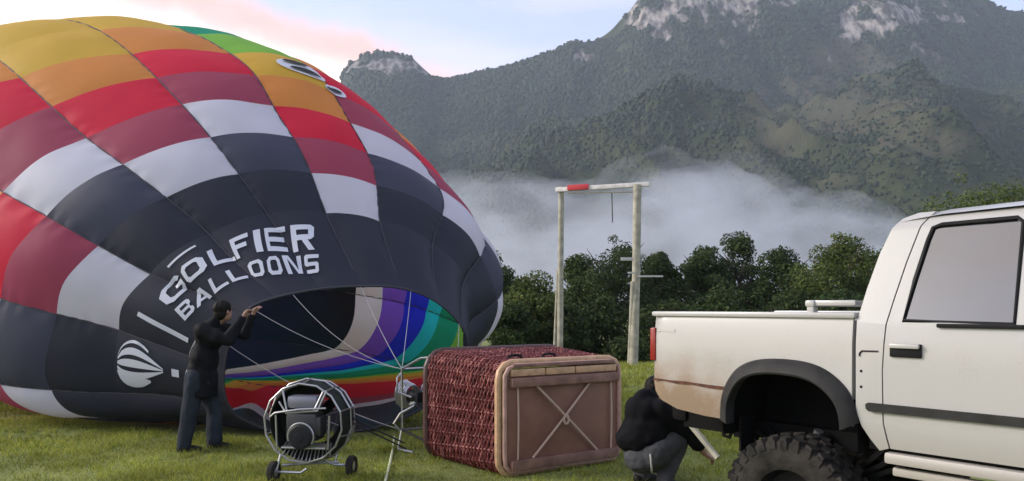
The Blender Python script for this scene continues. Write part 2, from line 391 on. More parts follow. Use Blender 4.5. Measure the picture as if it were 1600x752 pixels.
def bal(k, ph):
    k = np.asarray(k, float); ph = np.asarray(ph, float); k, ph = np.broadcast_arrays(k, ph)
    a = nspl(KC, B_A, k); b = nspl(KC, B_B, k); l = nspl(KC, B_L, k)
    c = np.cos(ph); s = np.sin(ph)
    c = np.sign(c) * np.sqrt(c * c + 1e-6) ** B_EX[0]; s = np.sign(s) * np.sqrt(s * s + 1e-6) ** B_EX[1]
    w = 0.5 + 0.5 * np.tanh(3 * c); a = a * (1 + w * (B_EX[2] + B_EX[3] * (np.minimum(k, 14) - 6) / 6))
    l = l + B_TILT * b * s + B_YAW * a * c
    ax = (-math.sin(B_TH), math.cos(B_TH)); rt = (math.cos(B_TH), math.sin(B_TH))
    zc = np.where(k > 14, nspl(KC, B_B, np.minimum(k, 14.0)), b)
    X = B_M[0] + l * ax[0] + a * c * rt[0]; Y = B_M[1] + l * ax[1] + a * c * rt[1]; Z = zc + b * s
    d = np.degrees(ph)[..., None] - SLACK[:, 1]; d = (d + 180) % 360 - 180
    W = np.exp(-((k[..., None] - SLACK[:, 0]) / 1.0) ** 2 - (d / 17.0) ** 2)
    den = W.sum(-1) + 0.12
    X = X + (W * SLACK[:, 2]).sum(-1) / den; Z = Z + (W * SLACK[:, 3]).sum(-1) / den
    return np.stack([X, Y, np.maximum(Z, 0.0)], -1)

def bal_n(k, ph, e=0.02):
    du = bal(np.minimum(k + e, 17.98), ph) - bal(np.maximum(k - e, 2.4), ph); dv = bal(k, ph + e) - bal(k, ph - e)
    n = np.cross(du, dv); n /= (np.linalg.norm(n, axis=-1, keepdims=True) + 1e-9)
    return n            # outward

LINES = [22.7, 47.6, 70.0, 87.0, 104.3, 126.2, 152.2, 183.2, 210.4, 232.0, 253.5, 275.0, 296.5, 318.0, 339.5, 361.0, 382.7]
WHITE = [5, 6, 4, 6, 5, 6, 4, 6, 5, 6, 4, 6, 5, 6, 4, 6]
RINGS = [2.4, 4, 5, 6, 7, 8, 9, 10, 11, 12, 13, 14, 15, 16, 17, 17.96]
GR = [list(RINGS) for _ in range(16)]; GI = [[-9] + [int(math.floor(RINGS[r])) - WHITE[g] for r in range(1, 15)] for g in range(16)]
# gores on the underside have their hoops sewn closer together
GR2 = [None] * 16        # hoop positions at the far edge of a gore, where they differ
def hoops(g, b, b2): GR[g] = b + [12.5, 15, 17.96]; GR2[g] = b2 + [12.5, 15, 17.96]; GI[g] = [-9] + list(range(0, 11)) + [11] * 3
H275 = [2.4, 4.3, 5.0, 6.5, 9.0, 9.5, 9.8, 9.9, 10.05, 10.1, 10.15, 10.4, 10.9]
H296 = [2.4, 4.8, 5.5, 6.5, 8.9, 9.4, 9.7, 9.8, 10.0, 10.05, 10.1, 10.4, 10.9]
H318 = [2.4, 4.4, 4.9, 5.3, 5.7, 6.0, 6.3, 6.5, 7.3, 7.75, 8.3, 8.85, 9.3]
H339 = [2.4, 4.8, 5.7, 5.9, 6.1, 6.3, 6.5, 7.1, 7.9, 8.35, 8.95, 9.4, 9.85]
H361 = [2.4, 5.2, 6.3, 6.45, 6.6, 6.8, 7.0, 7.6, 8.4, 8.9, 9.5, 10.0, 10.4]
hoops(11, H275, H296); hoops(12, H296, H318); hoops(13, H318, H339); hoops(14, H339, H361)
def fabric(name, col, transl):
    return mat(name, col, rough=0.5, spec=0.15, transl=transl, bump=0.22, bscale=2.6, var=0.04, scale=1.5)
FAB = [fabric('fabric_white', (0.82, 0.82, 0.93), 0.5), fabric('fabric_maroon', (0.50, 0.10, 0.17), 0.55), fabric('fabric_red', (0.92, 0.04, 0.09), 0.55),
       fabric('fabric_orange', (0.92, 0.36, 0.10), 0.55), fabric('fabric_yellow', (0.90, 0.56, 0.09), 0.55), fabric('fabric_lime', (0.30, 0.68, 0.10), 0.55),
       fabric('fabric_green', (0.02, 0.42, 0.24), 0.55), fabric('fabric_cyan', (0.03, 0.72, 0.84), 0.55), fabric('fabric_blue', (0.03, 0.05, 0.92), 0.55),
       fabric('fabric_violet', (0.26, 0.12, 0.82), 0.55), fabric('fabric_white_crown', (0.86, 0.86, 0.95), 0.5)]
fab_dark = fabric('fabric_charcoal', (0.062, 0.066, 0.098), 0.2)
fab_skirt = fabric('fabric_black_skirt', (0.026, 0.028, 0.042), 0.06)
fab_crown = fabric('fabric_black_crown', (0.007, 0.007, 0.012), 0.02)

balloon = empty('hot_air_balloon', (B_M[0], B_M[1], 0), 0, 'half inflated hot air balloon with multicoloured checks lying on the grass', 'balloon')
B0 = np.array([B_M[0], B_M[1], 0.0])
def puff(k, ph, gore, ring):
    rb = GR[gore]
    """surface with each panel billowing a little between its tapes"""
    P = bal(k, ph); n = bal_n(k, ph)
    p0, p1 = R(LINES[gore]), R(LINES[gore + 1]); u = np.clip((ph - p0) / (p1 - p0), 0, 1); v = np.clip((k - rb[ring]) / (rb[ring + 1] - rb[ring]), 0, 1)
    if GR2[gore]: a0_, a1_ = rb[ring] + (GR2[gore][ring] - rb[ring]) * u, rb[ring + 1] + (GR2[gore][ring + 1] - rb[ring + 1]) * u; v = np.clip((k - a0_) / (a1_ - a0_), 0, 1)
    uu = 4 * u * (1 - u); amp = -0.03 + 0.045 * uu + 0.022 * 4 * v * (1 - v) * np.sqrt(uu)
    amp = amp * np.clip((18 - k) / 6, 0.1, 1) * np.clip((k - 2.2) / 1.0, 0.3, 1)
    w = fbm(np.stack([P[..., 0].ravel() * .9, P[..., 1].ravel() * .9, P[..., 2].ravel() * .9], -1), 3, seed=4.0).reshape(k.shape)
    pk = np.sin(k * 21.0 + 2 * np.sin(k * 5.3)) * (np.exp(-(u / 0.10) ** 2) + np.exp(-((1 - u) / 0.10) ** 2)) * 0.010 * np.clip((k - 2.6), 0, 1)
    P = P + n * (amp + 0.030 * w + pk)[..., None]
    low = np.clip(1 - P[..., 2] / 0.35, 0, 1) * np.clip((np.sin(ph) < -0.2) * 1.0, 0, 1)
    fold = np.abs(fbm(np.stack([P[..., 0].ravel() * 1.1, P[..., 1].ravel() * 0.7, 0 * P[..., 2].ravel()], -1), 3, seed=8.0)).reshape(k.shape)
    P[..., 2] = np.maximum(P[..., 2], 0.035 + low * fold * 0.30 * np.clip((k - 2.6) / 2, 0, 1))
    return P
NSUB = 14
sub_i = np.arange((NSUB + 1) ** 2).reshape(NSUB + 1, NSUB + 1)
PF = np.stack([sub_i[:-1, :-1], sub_i[:-1, 1:], sub_i[1:, 1:], sub_i[1:, :-1]], -1).reshape(-1, 4)
for g in range(16):
    for r in range(15):
        kk, pp = np.meshgrid(np.linspace(GR[g][r], GR[g][r + 1], NSUB + 1), np.radians(np.linspace(LINES[g], LINES[g + 1], NSUB + 1)))
        if GR2[g]: fu = np.linspace(0, 1, NSUB + 1)[:, None]; fv = np.linspace(0, 1, NSUB + 1)[None, :]; e0 = GR[g][r] + (GR2[g][r] - GR[g][r]) * fu; e1 = GR[g][r + 1] + (GR2[g][r + 1] - GR[g][r + 1]) * fu; kk = e0 + (e1 - e0) * fv
        P = puff(kk, pp, g, r) - B0
        i = GI[g][r]
        if r == 0: m_ = fab_skirt
        elif i < 0: m_ = fab_dark if r > 1 else fab_skirt
        elif i < 11: m_ = FAB[4] if (i == 5 and g in (3, 4, 5, 6, 7)) else FAB[i]
        else: m_ = fab_crown
        np_mesh('panel', P.reshape(-1, 3), PF, m_, True, balloon)
m_tape = mat('load_tape_webbing', (0.05, 0.045, 0.06), rough=0.7)
for g in range(16):
    ks = np.linspace(2.4, 17.9, 60); ph = np.full(60, R(LINES[g]))
    P = puff(ks, ph, g, 0) if False else bal(ks, ph) + bal_n(ks, ph) * 0.004
    w = fbm(np.stack([P[:, 0] * .9, P[:, 1] * .9, P[:, 2] * .9], -1), 3, seed=4.0)
    P = P + bal_n(ks, ph) * (0.03 * w - 0.03)[:, None]; P[:, 2] = np.maximum(P[:, 2], 0.04)
    bm = bmesh.new(); add_tube(bm, P - B0, 0.009, 5); bm_obj('load_tape', bm, m_tape, balloon, True)
bm = bmesh.new()
a_ = np.radians(np.arange(0, 360, 5)); add_tube(bm, np.maximum(bal(np.full(72, 2.4), a_), [-99, -99, 0.04]) - B0, 0.016, 6, True)
bm_obj('mouth_hem', bm, mat('hem_webbing', (0.03, 0.03, 0.04)), balloon, True)

# lettering and emblem sewn on the skirt, laid out in skirt coordinates (hoop k, angle phi)
m_print = mat('white_print', (0.62, 0.64, 0.72), rough=0.5, transl=0.15)
def gore_of(ph):
    d = math.degrees(ph)
    if d < LINES[0]: d += 360
    for g in range(16):
        if LINES[g] <= d <= LINES[g + 1]: return g, (d - LINES[g]) / (LINES[g + 1] - LINES[g])
    return 15, 1.0
def on_surf(k, ph, off):
    out = np.zeros((len(k), 3))
    gs = np.array([gore_of(p)[0] for p in ph])
    for g in set(gs):
        m = gs == g; rr = np.clip(np.searchsorted(GR[g], k[m]) - 1, 0, 14)
        for r in set(rr):
            ii = np.where(m)[0][rr == r]; out[ii] = puff(k[ii], ph[ii], g, int(r)) + bal_n(k[ii], ph[ii]) * off - B0
    return out
def skirt_mesh(name, bm, fn, maxlen):
    bmesh.ops.triangulate(bm, faces=bm.faces)
    for _ in range(7):
        es = [e for e in bm.edges if e.calc_length() > maxlen]
        if not es: break
        bmesh.ops.subdivide_edges(bm, edges=es, cuts=1, use_grid_fill=False); bmesh.ops.triangulate(bm, faces=bm.faces)
    vs = list(bm.verts); kp = np.array([fn(v.co.x, v.co.y) for v in vs])
    P = on_surf(kp[:, 0], kp[:, 1], 0.014)
    for v, p in zip(vs, P): v.co = Vector(p)
    return bm_obj(name, bm, m_print, balloon)
def poly(bm, pts):
    return bm.faces.new([bm.verts.new((p[0], p[1], 0)) for p in pts])
# block capitals on a 1 x 1 cell, strokes as quads: (x0,y0,x1,y1) bars or explicit polygons
T = 0.24; H = 0.20
def glyph(bm, ch):
    q = lambda x0, y0, x1, y1: poly(bm, [(x0, y0), (x1, y0), (x1, y1), (x0, y1)])
    def ring(c=0.2, notch=None):
        o = [(c, 0), (1 - c, 0), (1, c), (1, 1 - c), (1 - c, 1), (c, 1), (0, 1 - c), (0, c)]
        d = c * 0.45; i_ = [(T + d, H), (1 - T - d, H), (1 - T, H + d), (1 - T, 1 - H - d), (1 - T - d, 1 - H), (T + d, 1 - H), (T, 1 - H - d), (T, H + d)]
        for a in range(8):
            if notch and a in notch: continue
            b_ = (a + 1) % 8; poly(bm, [o[a], o[b_], i_[b_], i_[a]])
    if ch == 'O': ring()
    elif ch == 'G':
        ring(0.22, (2,)); q(0.55, 0.40, 1, 0.40 + H); q(1 - T, 0.2, 1, 0.41)
    elif ch == 'L': q(0, H, T, 1); q(0, 0, 1, H)
    elif ch == 'F': q(0, 0, T, 1); q(T, 1 - H, 1, 1); q(T, 0.42, 0.85, 0.42 + H)
    elif ch == 'I': q(0.0, 0, 1, 1)
    elif ch == 'E': q(0, 0, T, 1); q(T, 1 - H, 1, 1); q(T, 0.40, 0.9, 0.40 + H); q(T, 0, 1, H)
    elif ch == 'R':
        q(0, 0, T, 1); q(T, 1 - H, 0.85, 1); q(T, 0.40, 0.85, 0.40 + H); poly(bm, [(0.85, 0.40), (1, 0.50), (1, 0.9), (0.85, 1), (1 - T, 1 - H), (1 - T, 0.6)][:3] + [(0.85, 1), (1 - T, 1 - H), (1 - T, 0.6)])
        poly(bm, [(0.45, 0.40), (0.72, 0.40), (1, 0), (0.72, 0)])
    elif ch == 'B':
        q(0, 0, T, 1); q(T, 1 - H, 0.82, 1); q(T, 0.41, 0.85, 0.41 + H * .9); q(T, 0, 0.82, H)
        poly(bm, [(0.82, 1 - H), (0.82, 1), (0.96, 0.88), (0.96, 0.66), (0.85, 0.58), (0.72, 0.66), (0.72, 1 - H)]); poly(bm, [(0.85, 0.42), (1, 0.34), (1, 0.12), (0.82, 0), (0.82, H), (0.76, H), (0.76, 0.41)])
    elif ch == 'A':
        poly(bm, [(0, 0), (T, 0), (0.62, 1), (0.38, 1)]); poly(bm, [(1 - T, 0), (1, 0), (0.62, 1), (0.5, 0.72)]); q(0.27, 0.2, 0.76, 0.2 + H * .8)
    elif ch == 'N':
        q(0, 0, T, 1); q(1 - T, 0, 1, 1); poly(bm, [(T * .6, 1), (T * 1.4, 1), (1 - T * .6, 0), (1 - T * 1.4, 0)])
    elif ch == 'S':
        q(0.1, 0, 0.9, H); q(0.1, 1 - H, 1, 1); q(0.1, 0.40, 0.9, 0.40 + H)
        poly(bm, [(0.1, 1 - H), (0.1, 1), (0, 0.9), (0, 0.5), (0.1, 0.4), (T, 0.6), (T, 1 - H)]); poly(bm, [(0.9, 0.6), (1, 0.5), (1, 0.1), (0.9, 0), (0.9, H), (1 - T, H), (1 - T, 0.42)])
def word(txt, spans, out_, in_):
    """spans: letter left/right as fractions 0..8 along the nine surveyed stations"""
    st = np.arange(9); ok, op = np.array(out_).T[:2]; ik, ip = np.array(in_).T[:2]
    for ch, (x0, x1) in zip(txt, spans):
        bm = bmesh.new(); glyph(bm, ch)
        def fn(x, y):
            s_ = x0 + (x1 - x0) * x
            k = np.interp(s_, st, ok) * y + np.interp(s_, st, ik) * (1 - y)
            p = np.interp(s_, st, op) * y + np.interp(s_, st, ip) * (1 - y)
            return float(k), R(float(p))
        skirt_mesh('letter', bm, fn, 0.22)
word('GOLFIER', [(0, 1.45), (1.75, 3.05), (3.25, 4.0), (4.05, 4.75), (4.95, 5.4), (5.7, 6.75), (7.0, 8.0)],
     [(3.6, 160.95), (3.615, 149.2), (3.631, 142.96), (3.59, 134.7), (3.66, 122.59), (3.69, 112.12), (3.69, 107.17), (3.662, 99.83), (3.631, 92.3)],
     [(3.323, 163.52), (3.308, 152.87), (3.31, 148.28), (3.27, 137.82), (3.25, 125.52), (3.24, 116.35), (3.21, 111.39), (3.154, 104.42), (3.123, 96.71)])
word('BALLOONS', [(0.0, 0.75), (0.85, 1.75), (1.95, 2.75), (2.9, 3.8), (4.0, 4.75), (4.95, 5.65), (5.85, 6.85), (7.05, 8.0)],
     [(3.246, 164.07), (3.169, 152.87), (3.123, 142.41), (3.09, 132.68), (3.11, 123.5), (3.115, 114.69), (3.10, 108.64), (3.062, 101.85), (3.031, 96.34)],
     [(3.046, 167.37), (2.969, 157.83), (2.90, 147.55), (2.862, 134.7), (2.85, 126.44), (2.79, 119.47), (2.74, 111.39), (2.723, 106.07), (2.708, 100.38)])
def bar(p, q, w):
    """a printed bar between two skirt points, w = half width in (k, deg)"""
    bm = bmesh.new(); poly(bm, [(0, 0), (1, 0), (1, 1), (0, 1)])
    fn = lambda x, y: (p[0] + (q[0] - p[0]) * x + w[0] * (y - .5) * 2, R(p[1] + (q[1] - p[1]) * x + w[1] * (y - .5) * 2))
    skirt_mesh('printed_bar', bm, fn, 0.2)
bar((3.708, 172.14), (2.938, 175.81), (0.0, 1.15)); bar((3.815, 146.08), (3.846, 132.68), (0.022, 0.0))
# emblem: striped balloon with its little basket
bm = bmesh.new()
def bell(x):   # outline half width of the emblem along its length 0 (crown) .. 1 (throat)
    return 0.5 * math.sqrt(max(0, 1 - ((x - 0.36) / 0.37) ** 2)) if x < 0.42 else 0.5 * max(0.10, 1 - ((x - 0.42) / 0.60) ** 1.35 * 0.95) 
for f0, f1 in ((-1.0, -0.86), (-0.66, -0.32), (-0.13, 0.21), (0.40, 0.70), (0.88, 1.0)):
    n_ = 12; xs = [0.01 + (0.97 if abs(f0 + f1) < 1.5 else 0.66) * i / n_ for i in range(n_ + 1)]
    fa = lambda f, x: f * bell(x)
    poly(bm, [(x, fa(f0, x)) for x in xs] + [(x, fa(f1, x)) for x in reversed(xs)])
poly(bm, [(1.14, -0.09), (1.28, -0.09), (1.28, 0.09), (1.14, 0.09)])
skirt_mesh('emblem', bm, lambda x, y: (3.95 - 0.72 * x, R(196.5 - 2.6 * x + 22 * -y)), 0.09)

# vent flap high on the envelope: white patch with dark slots
m_slot = mat('vent_slot', (0.01, 0.01, 0.012))
def patch(name, k0, p0, rk, rp, m_, off, rot=0.0, n=20):
    vs = [bal_pt(k0, p0, off)] + [bal_pt(k0 + rk * (math.cos(a) * math.cos(rot) - math.sin(a) * math.sin(rot) * .25), p0 + rp * (math.sin(a) * math.cos(rot) + math.cos(a) * math.sin(rot) * 4), off) for a in [2 * math.pi * i / n for i in range(n)]]
    return mesh_obj(name, vs, [(0, 1 + i, 1 + (i + 1) % n) for i in range(n)], m_, balloon)
def bal_pt(k, deg, off):
    return on_surf(np.array([k]), np.array([R(deg)]), off)[0]
vent_patches = [('vent_patch', 8.42, 75.6, 0.26, 5.6, m_print, 0.02), ('vent_slot', 8.54, 76.6, 0.07, 2.8, m_slot, 0.035), ('vent_slot', 8.30, 75.4, 0.07, 3.6, m_slot, 0.035), ('vent_patch', 8.05, 69.2, 0.17, 2.6, m_print, 0.02), ('vent_slot', 8.05, 69.6, 0.08, 1.9, m_slot, 0.035)]
for nm, k0, p0, rk, rp, m_, off in vent_patches: patch(nm, k0, p0, rk, rp, m_, off)

# ---------------------------------------------------------------- pickup truck
TK_O = Vector((1.019, 5.40, 0.0)); TK_RZ = math.atan2(-0.7713, 0.6365)   # local x forward, y to the far side, z up
truck = empty('pickup_truck', TK_O, TK_RZ, 'white lifted double cab pickup truck with muddy rear side and knobbly tyres', 'truck')
TW = 1.70
def paint_mat():
    m = bpy.data.materials.new('white_truck_paint'); m.use_nodes = True; t = m.node_tree; N = t.nodes; b = N['Principled BSDF']
    tc = N.new('ShaderNodeTexCoord'); sp = N.new('ShaderNodeSeparateXYZ'); t.links.new(tc.outputs['Object'], sp.inputs[0])
    no = N.new('ShaderNodeTexNoise'); no.inputs['Scale'].default_value = 4.0; no.inputs['Detail'].default_value = 8; t.links.new(tc.outputs['Object'], no.inputs['Vector'])
    n2 = N.new('ShaderNodeTexNoise'); n2.inputs['Scale'].default_value = 60.0; n2.inputs['Detail'].default_value = 4; t.links.new(tc.outputs['Object'], n2.inputs['Vector'])
    def mr(s, a, b_, c=0.0, d=1.0):
        r = N.new('ShaderNodeMapRange'); r.inputs[1].default_value = a; r.inputs[2].default_value = b_; r.inputs[3].default_value = c; r.inputs[4].default_value = d; t.links.new(s, r.inputs[0]); return r.outputs[0]
    def mm(op, a, b_):
        r = N.new('ShaderNodeMath'); r.operation = op
        for i, v in enumerate((a, b_)):
            if hasattr(v, 'is_output'): t.links.new(v, r.inputs[i])
            else: r.inputs[i].default_value = v
        return r.outputs[0]
    # mud thrown up behind the rear wheel: strongest low at the tail
    low = mr(sp.outputs['Z'], 1.40, 0.98, 0.0, 1.25); rear = mr(sp.outputs['X'], 1.15, 0.25)
    d1 = mm('MULTIPLY', low, rear); d1 = mm('MULTIPLY', d1, mr(no.outputs[0], 0.25, 0.7, 0.55, 1.35)); d1 = mm('ADD', d1, mm('MULTIPLY', mr(n2.outputs[0], 0.45, 0.7), 0.10)); d1 = mm('ADD', d1, mm('MULTIPLY', mr(no.outputs[0], 0.4, 0.8), 0.16))
    d2 = mr(d1, 0.10, 0.92)
    sill = mr(sp.outputs['Z'], 1.0, 0.75, 0, 0.35); d3 = mm('MAXIMUM', d2, sill)
    mx = N.new('ShaderNodeMix'); mx.data_type = 'RGBA'; t.links.new(d3, mx.inputs[0]); mx.inputs[6].default_value = (0.41, 0.40, 0.38, 1); mx.inputs[7].default_value = (0.25, 0.175, 0.115, 1)
    t.links.new(mx.outputs[2], b.inputs['Base Color'])
    t.links.new(mr(d3, 0, 1, 0.28, 0.85), b.inputs['Roughness'])
    bp = N.new('ShaderNodeBump'); bp.inputs['Strength'].default_value = 0.06; bp.inputs['Distance'].default_value = 0.02; t.links.new(no.outputs[0], bp.inputs['Height']); t.links.new(bp.outputs[0], b.inputs['Normal'])
    b.inputs['Coat Weight'].default_value = 0.25; b.inputs['Coat Roughness'].default_value = 0.12
    return m
m_paint = paint_mat()
m_flare = mat('grey_plastic_flare', (0.030, 0.029, 0.028), spec=0.12, rough=0.55, var=0.2, scale=9)
m_black = mat('black_plastic', (0.012, 0.012, 0.013), spec=0.12, rough=0.5)
m_under = mat('underbody_black', (0.008, 0.008, 0.008), spec=0.12, rough=0.9)
m_rubber = mat('tyre_rubber', (0.016, 0.0155, 0.015), spec=0.12, rough=0.85, col2=(0.045, 0.040, 0.035), scale=12, bump=0.3)
m_rust = mat('rust_line', (0.09, 0.035, 0.02), rough=0.9, var=0.4, scale=20)
m_chrome = mat('chrome', (0.6, 0.6, 0.6), rough=0.2, metal=1.0)
m_tail = mat('red_lens', (0.24, 0.018, 0.013), rough=0.25)
m_glass = bpy.data.materials.new('tinted_window_glass'); m_glass.use_nodes = True
bg = m_glass.node_tree.nodes['Principled BSDF']; bg.inputs['Base Color'].default_value = (0.015, 0.015, 0.017, 1); bg.inputs['Roughness'].default_value = 0.02
bg.inputs['IOR'].default_value = 2.5; bg.inputs['Specular IOR Level'].default_value = 0.5

def y_side(z):
    if z > 1.555: return 0.012 + (z - 1.555) * 0.24 + max(0, z - 2.08) ** 2 * 6.0
    if z > 1.44: return 0.012 * (z - 1.44) / 0.115
    if z < 1.08: return (1.08 - z) ** 2 * 0.55
    return 0.0
def panel(name, outer, holes=(), zc=(), xc=(), th=0.022, m_=None, far=False, yoff=0.0, fn=None, parent=None, smooth=True):
    """sheet-metal panel from an outline in (x, z) laid on the body side"""
    bm = bmesh.new(); es = []
    for lp in [outer] + list(holes):
        vs = [bm.verts.new((p[0], 0, p[1])) for p in lp]
        for i in range(len(vs)): es.append(bm.edges.new((vs[i], vs[(i + 1) % len(vs)])))
    bmesh.ops.triangle_fill(bm, use_beauty=True, use_dissolve=False, edges=es, normal=(0, -1, 0))
    for z in zc: bmesh.ops.bisect_plane(bm, geom=list(bm.verts) + list(bm.edges) + list(bm.faces), plane_co=(0, 0, z), plane_no=(0, 0, 1))
    for x in xc: bmesh.ops.bisect_plane(bm, geom=list(bm.verts) + list(bm.edges) + list(bm.faces), plane_co=(x, 0, 0), plane_no=(1, 0, 0))
    f0 = list(bm.faces)
    r = bmesh.ops.extrude_face_region(bm, geom=f0)
    nv = {v for v in r['geom'] if isinstance(v, bmesh.types.BMVert)}
    for v in bm.verts:
        y = (fn or (lambda x, z: y_side(z)))(v.co.x, v.co.z) + yoff
        v.co.y = y + (th if v in nv else 0)
        if far: v.co.y = TW - v.co.y
    return bm_obj(name, bm, m_ or m_paint, parent or truck, smooth)
def arc(cx, cz, rx, rz, a0, a1, n): return [(cx + rx * math.cos(R(a0 + (a1 - a0) * i / n)), cz + rz * math.sin(R(a0 + (a1 - a0) * i / n))) for i in range(n + 1)]
ZC = [0.85, 0.92, 1.0, 1.08, 1.44, 1.5, 1.555, 1.7, 1.85, 2.0, 2.08, 2.12, 2.16]
WX1, WX2, WZ, WR = 1.08, 4.02, 0.43, 0.43          # axles
# rear arch opening (flat-topped)
ARCH = [(0.635, 0.90), (0.64, 1.02), (0.675, 1.12), (0.735, 1.20), (0.82, 1.25), (0.93, 1.275), (1.08, 1.28), (1.22, 1.265), (1.33, 1.22), (1.42, 1.14), (1.462, 1.05), (1.475, 0.96)]
ARCHF = [(x + (WX2 - WX1) + 0.02, z) for x, z in ARCH]
def smooth_pts(P, k=4):
    P = np.array(P); q = np.arange(len(P)); t_ = np.linspace(0, len(P) - 1, (len(P) - 1) * k + 1)
    return [tuple(v) for v in np.stack([nspl(q.astype(float), P[:, 0], t_), nspl(q.astype(float), P[:, 1], t_)], -1)]
ARCH = smooth_pts(ARCH); ARCHF = smooth_pts(ARCHF)
bed_out = [(0.0, 1.10), (0.012, 1.58), (0.03, 1.605), (1.478, 1.59)] + ARCH[::-1] + [(0.45, 0.905), (0.22, 0.93), (0.09, 0.98), (0.025, 1.04)]
for far in (False, True):
    panel('bed_side', bed_out, zc=ZC[:7], xc=[0.05, 0.1], far=far, fn=lambda x, z: y_side(z) + max(0, 0.09 - x) ** 2 * 4)
    sg = 1 if not far else -1; yb = (lambda y: y if not far else TW - y)
    bm = bmesh.new(); add_box(bm, (0.75, yb(0.035), 1.602), (1.49, 0.085, 0.035), bev=0.014); bm_obj('bed_rail', bm, m_paint, truck, True)
    # moulded fender flare
    for nm, A in (('fender_flare', ARCH), ('fender_flare', ARCHF)):
        bm = bmesh.new(); rows = []
        cx_ = A[24][0]; 
        for (x, z) in A:
            dx, dz = x - cx_, z - 0.72; l_ = math.hypot(dx, dz); nx_, nz_ = dx / l_, dz / l_
            rows.append([(x + nx_ * 0.048, yb(y_side(z) - 0.003), z + nz_ * 0.048), (x + nx_ * 0.040, yb(-0.018), z + nz_ * 0.040), (x + nx_ * 0.010, yb(-0.052), z + nz_ * 0.010),
                         (x - nx_ * 0.045, yb(-0.068), z - nz_ * 0.035), (x - nx_ * 0.048, yb(-0.060), z - nz_ * 0.048), (x - nx_ * 0.045, yb(0.03), z - nz_ * 0.03)])
        vv = [[bm.verts.new(p) for p in r_] for r_ in rows]
        for i in range(len(vv) - 1):
            for j in range(5): bm.faces.new((vv[i][j], vv[i + 1][j], vv[i + 1][j + 1], vv[i][j + 1]))
        bm_obj(nm, bm, m_flare, truck, True)
    panel('rust_seam', [(0.02, 1.118), (0.12, 1.121), (0.24, 1.108), (0.36, 1.112), (0.50, 1.100), (0.62, 1.098), (0.62, 1.120), (0.46, 1.124), (0.30, 1.131), (0.16, 1.129), (0.02, 1.136)], th=0.006, yoff=-0.005, m_=m_rust, far=far)
    panel('badge', [(0.055, 1.475), (0.21, 1.472), (0.21, 1.492), (0.055, 1.495)], th=0.004, yoff=-0.004, m_=mat('badge_grey', (0.42, 0.40, 0.37), rough=0.5), far=far)
    # cab rear quarter
    quarter = [(1.500, 1.06), (1.500, 1.57), (1.535, 1.75), (1.585, 1.95), (1.640, 2.10), (1.68, 2.155), (1.75, 2.185), (1.84, 2.185), (1.79, 2.10), (1.735, 1.90), (1.690, 1.70), (1.660, 1.555), (1.645, 1.30), (1.648, 1.0), (1.672, 0.86), (1.62, 0.84), (1.575, 0.90), (1.53, 0.97)]
    panel('rear_quarter', quarter, zc=ZC, far=far)
    d_out = [(1.652, 1.30), (1.668, 1.555), (1.698, 1.70), (1.743, 1.90), (1.798, 2.10), (1.83, 2.150), (2.45, 2.165), (2.47, 1.555), (2.475, 1.30), (2.475, 0.86), (1.682, 0.86), (1.656, 1.0)]
    win = [(1.752, 1.575), (1.790, 1.80), (1.838, 2.02), (1.858, 2.085), (1.90, 2.10), (2.255, 2.105), (2.285, 2.08), (2.280, 1.565)]
    panel('rear_door', d_out, [win[::-1]], zc=ZC, far=far)
    fd_out = [(2.485, 0.86), (2.485, 1.555), (2.46, 2.165), (2.98, 2.15), (3.10, 2.09), (3.36, 1.76), (3.50, 1.555), (3.55, 1.30), (3.56, 0.86)]
    fwin = [(2.565, 1.575), (2.56, 2.09), (2.96, 2.085), (3.05, 2.05), (3.30, 1.74), (3.40, 1.575)]
    fdoor = panel('front_door', fd_out, [fwin[::-1]], zc=ZC, far=far)
    for nm, w_ in (('rear_window', win), ('front_window', fwin)):
        c_ = np.mean(w_, 0); grow = [(c_[0] + (p[0] - c_[0]) * 1.03, c_[1] + (p[1] - c_[1]) * 1.03) for p in w_]
        panel(nm, grow, zc=ZC[7:], th=0.005, yoff=0.012, m_=m_glass, far=far, smooth=False)
        bm = bmesh.new(); pl = [Vector((p[0], yb(y_side(p[1]) + 0.004), p[1])) for p in w_]; add_tube(bm, pl, 0.012, 6, True); bm_obj('window_seal', bm, m_black, truck, True)
    bm = bmesh.new(); add_box(bm, (2.13, yb(0.0), 1.552), (0.40, 0.02, 0.022), bev=0.006); bm_obj('window_trim', bm, m_black, truck)
    for hx in (1.775, 2.60):
        bm = bmesh.new(); add_box(bm, (hx, yb(-0.006), 1.412), (0.165, 0.02, 0.075), bev=0.008); h_ = bm_obj('door_handle', bm, m_black, truck, True)
        bm = bmesh.new(); add_box(bm, (hx, yb(-0.024), 1.437), (0.155, 0.024, 0.026), bev=0.009); bm_obj('handle_grip', bm, m_chrome if False else m_paint, h_, True)
    panel('side_moulding', [(1.565, 1.075), (1.58, 1.062), (3.52, 1.066), (3.52, 1.110), (1.575, 1.110), (1.562, 1.10)], th=0.02, yoff=-0.020, m_=m_flare, far=far)
    # sill step
    bm = bmesh.new(); add_box(bm, (2.62, yb(0.075), 0.805), (1.95, 0.11, 0.065), bev=0.02); add_box(bm, (2.62, yb(0.095), 0.725), (1.90, 0.05, 0.05), bev=0.015); bm_obj('sill_step', bm, m_paint, truck, True)
    # filler marks on the quarter
    bm = bmesh.new(); add_tube(bm, [(1.522, yb(-0.003), 1.37), (1.522, yb(-0.003), 1.385), (1.535, yb(-0.003), 1.40), (1.625, yb(-0.003), 1.402)], 0.005, 5); bm_obj('filler_seam', bm, m_flare, truck)
    for zz in (1.285, 1.195):
        bm = bmesh.new(); add_ball(bm, (1.53, yb(0.0), zz), (0.009, 0.006, 0.009), 1); bm_obj('bolt', bm, m_black, truck)
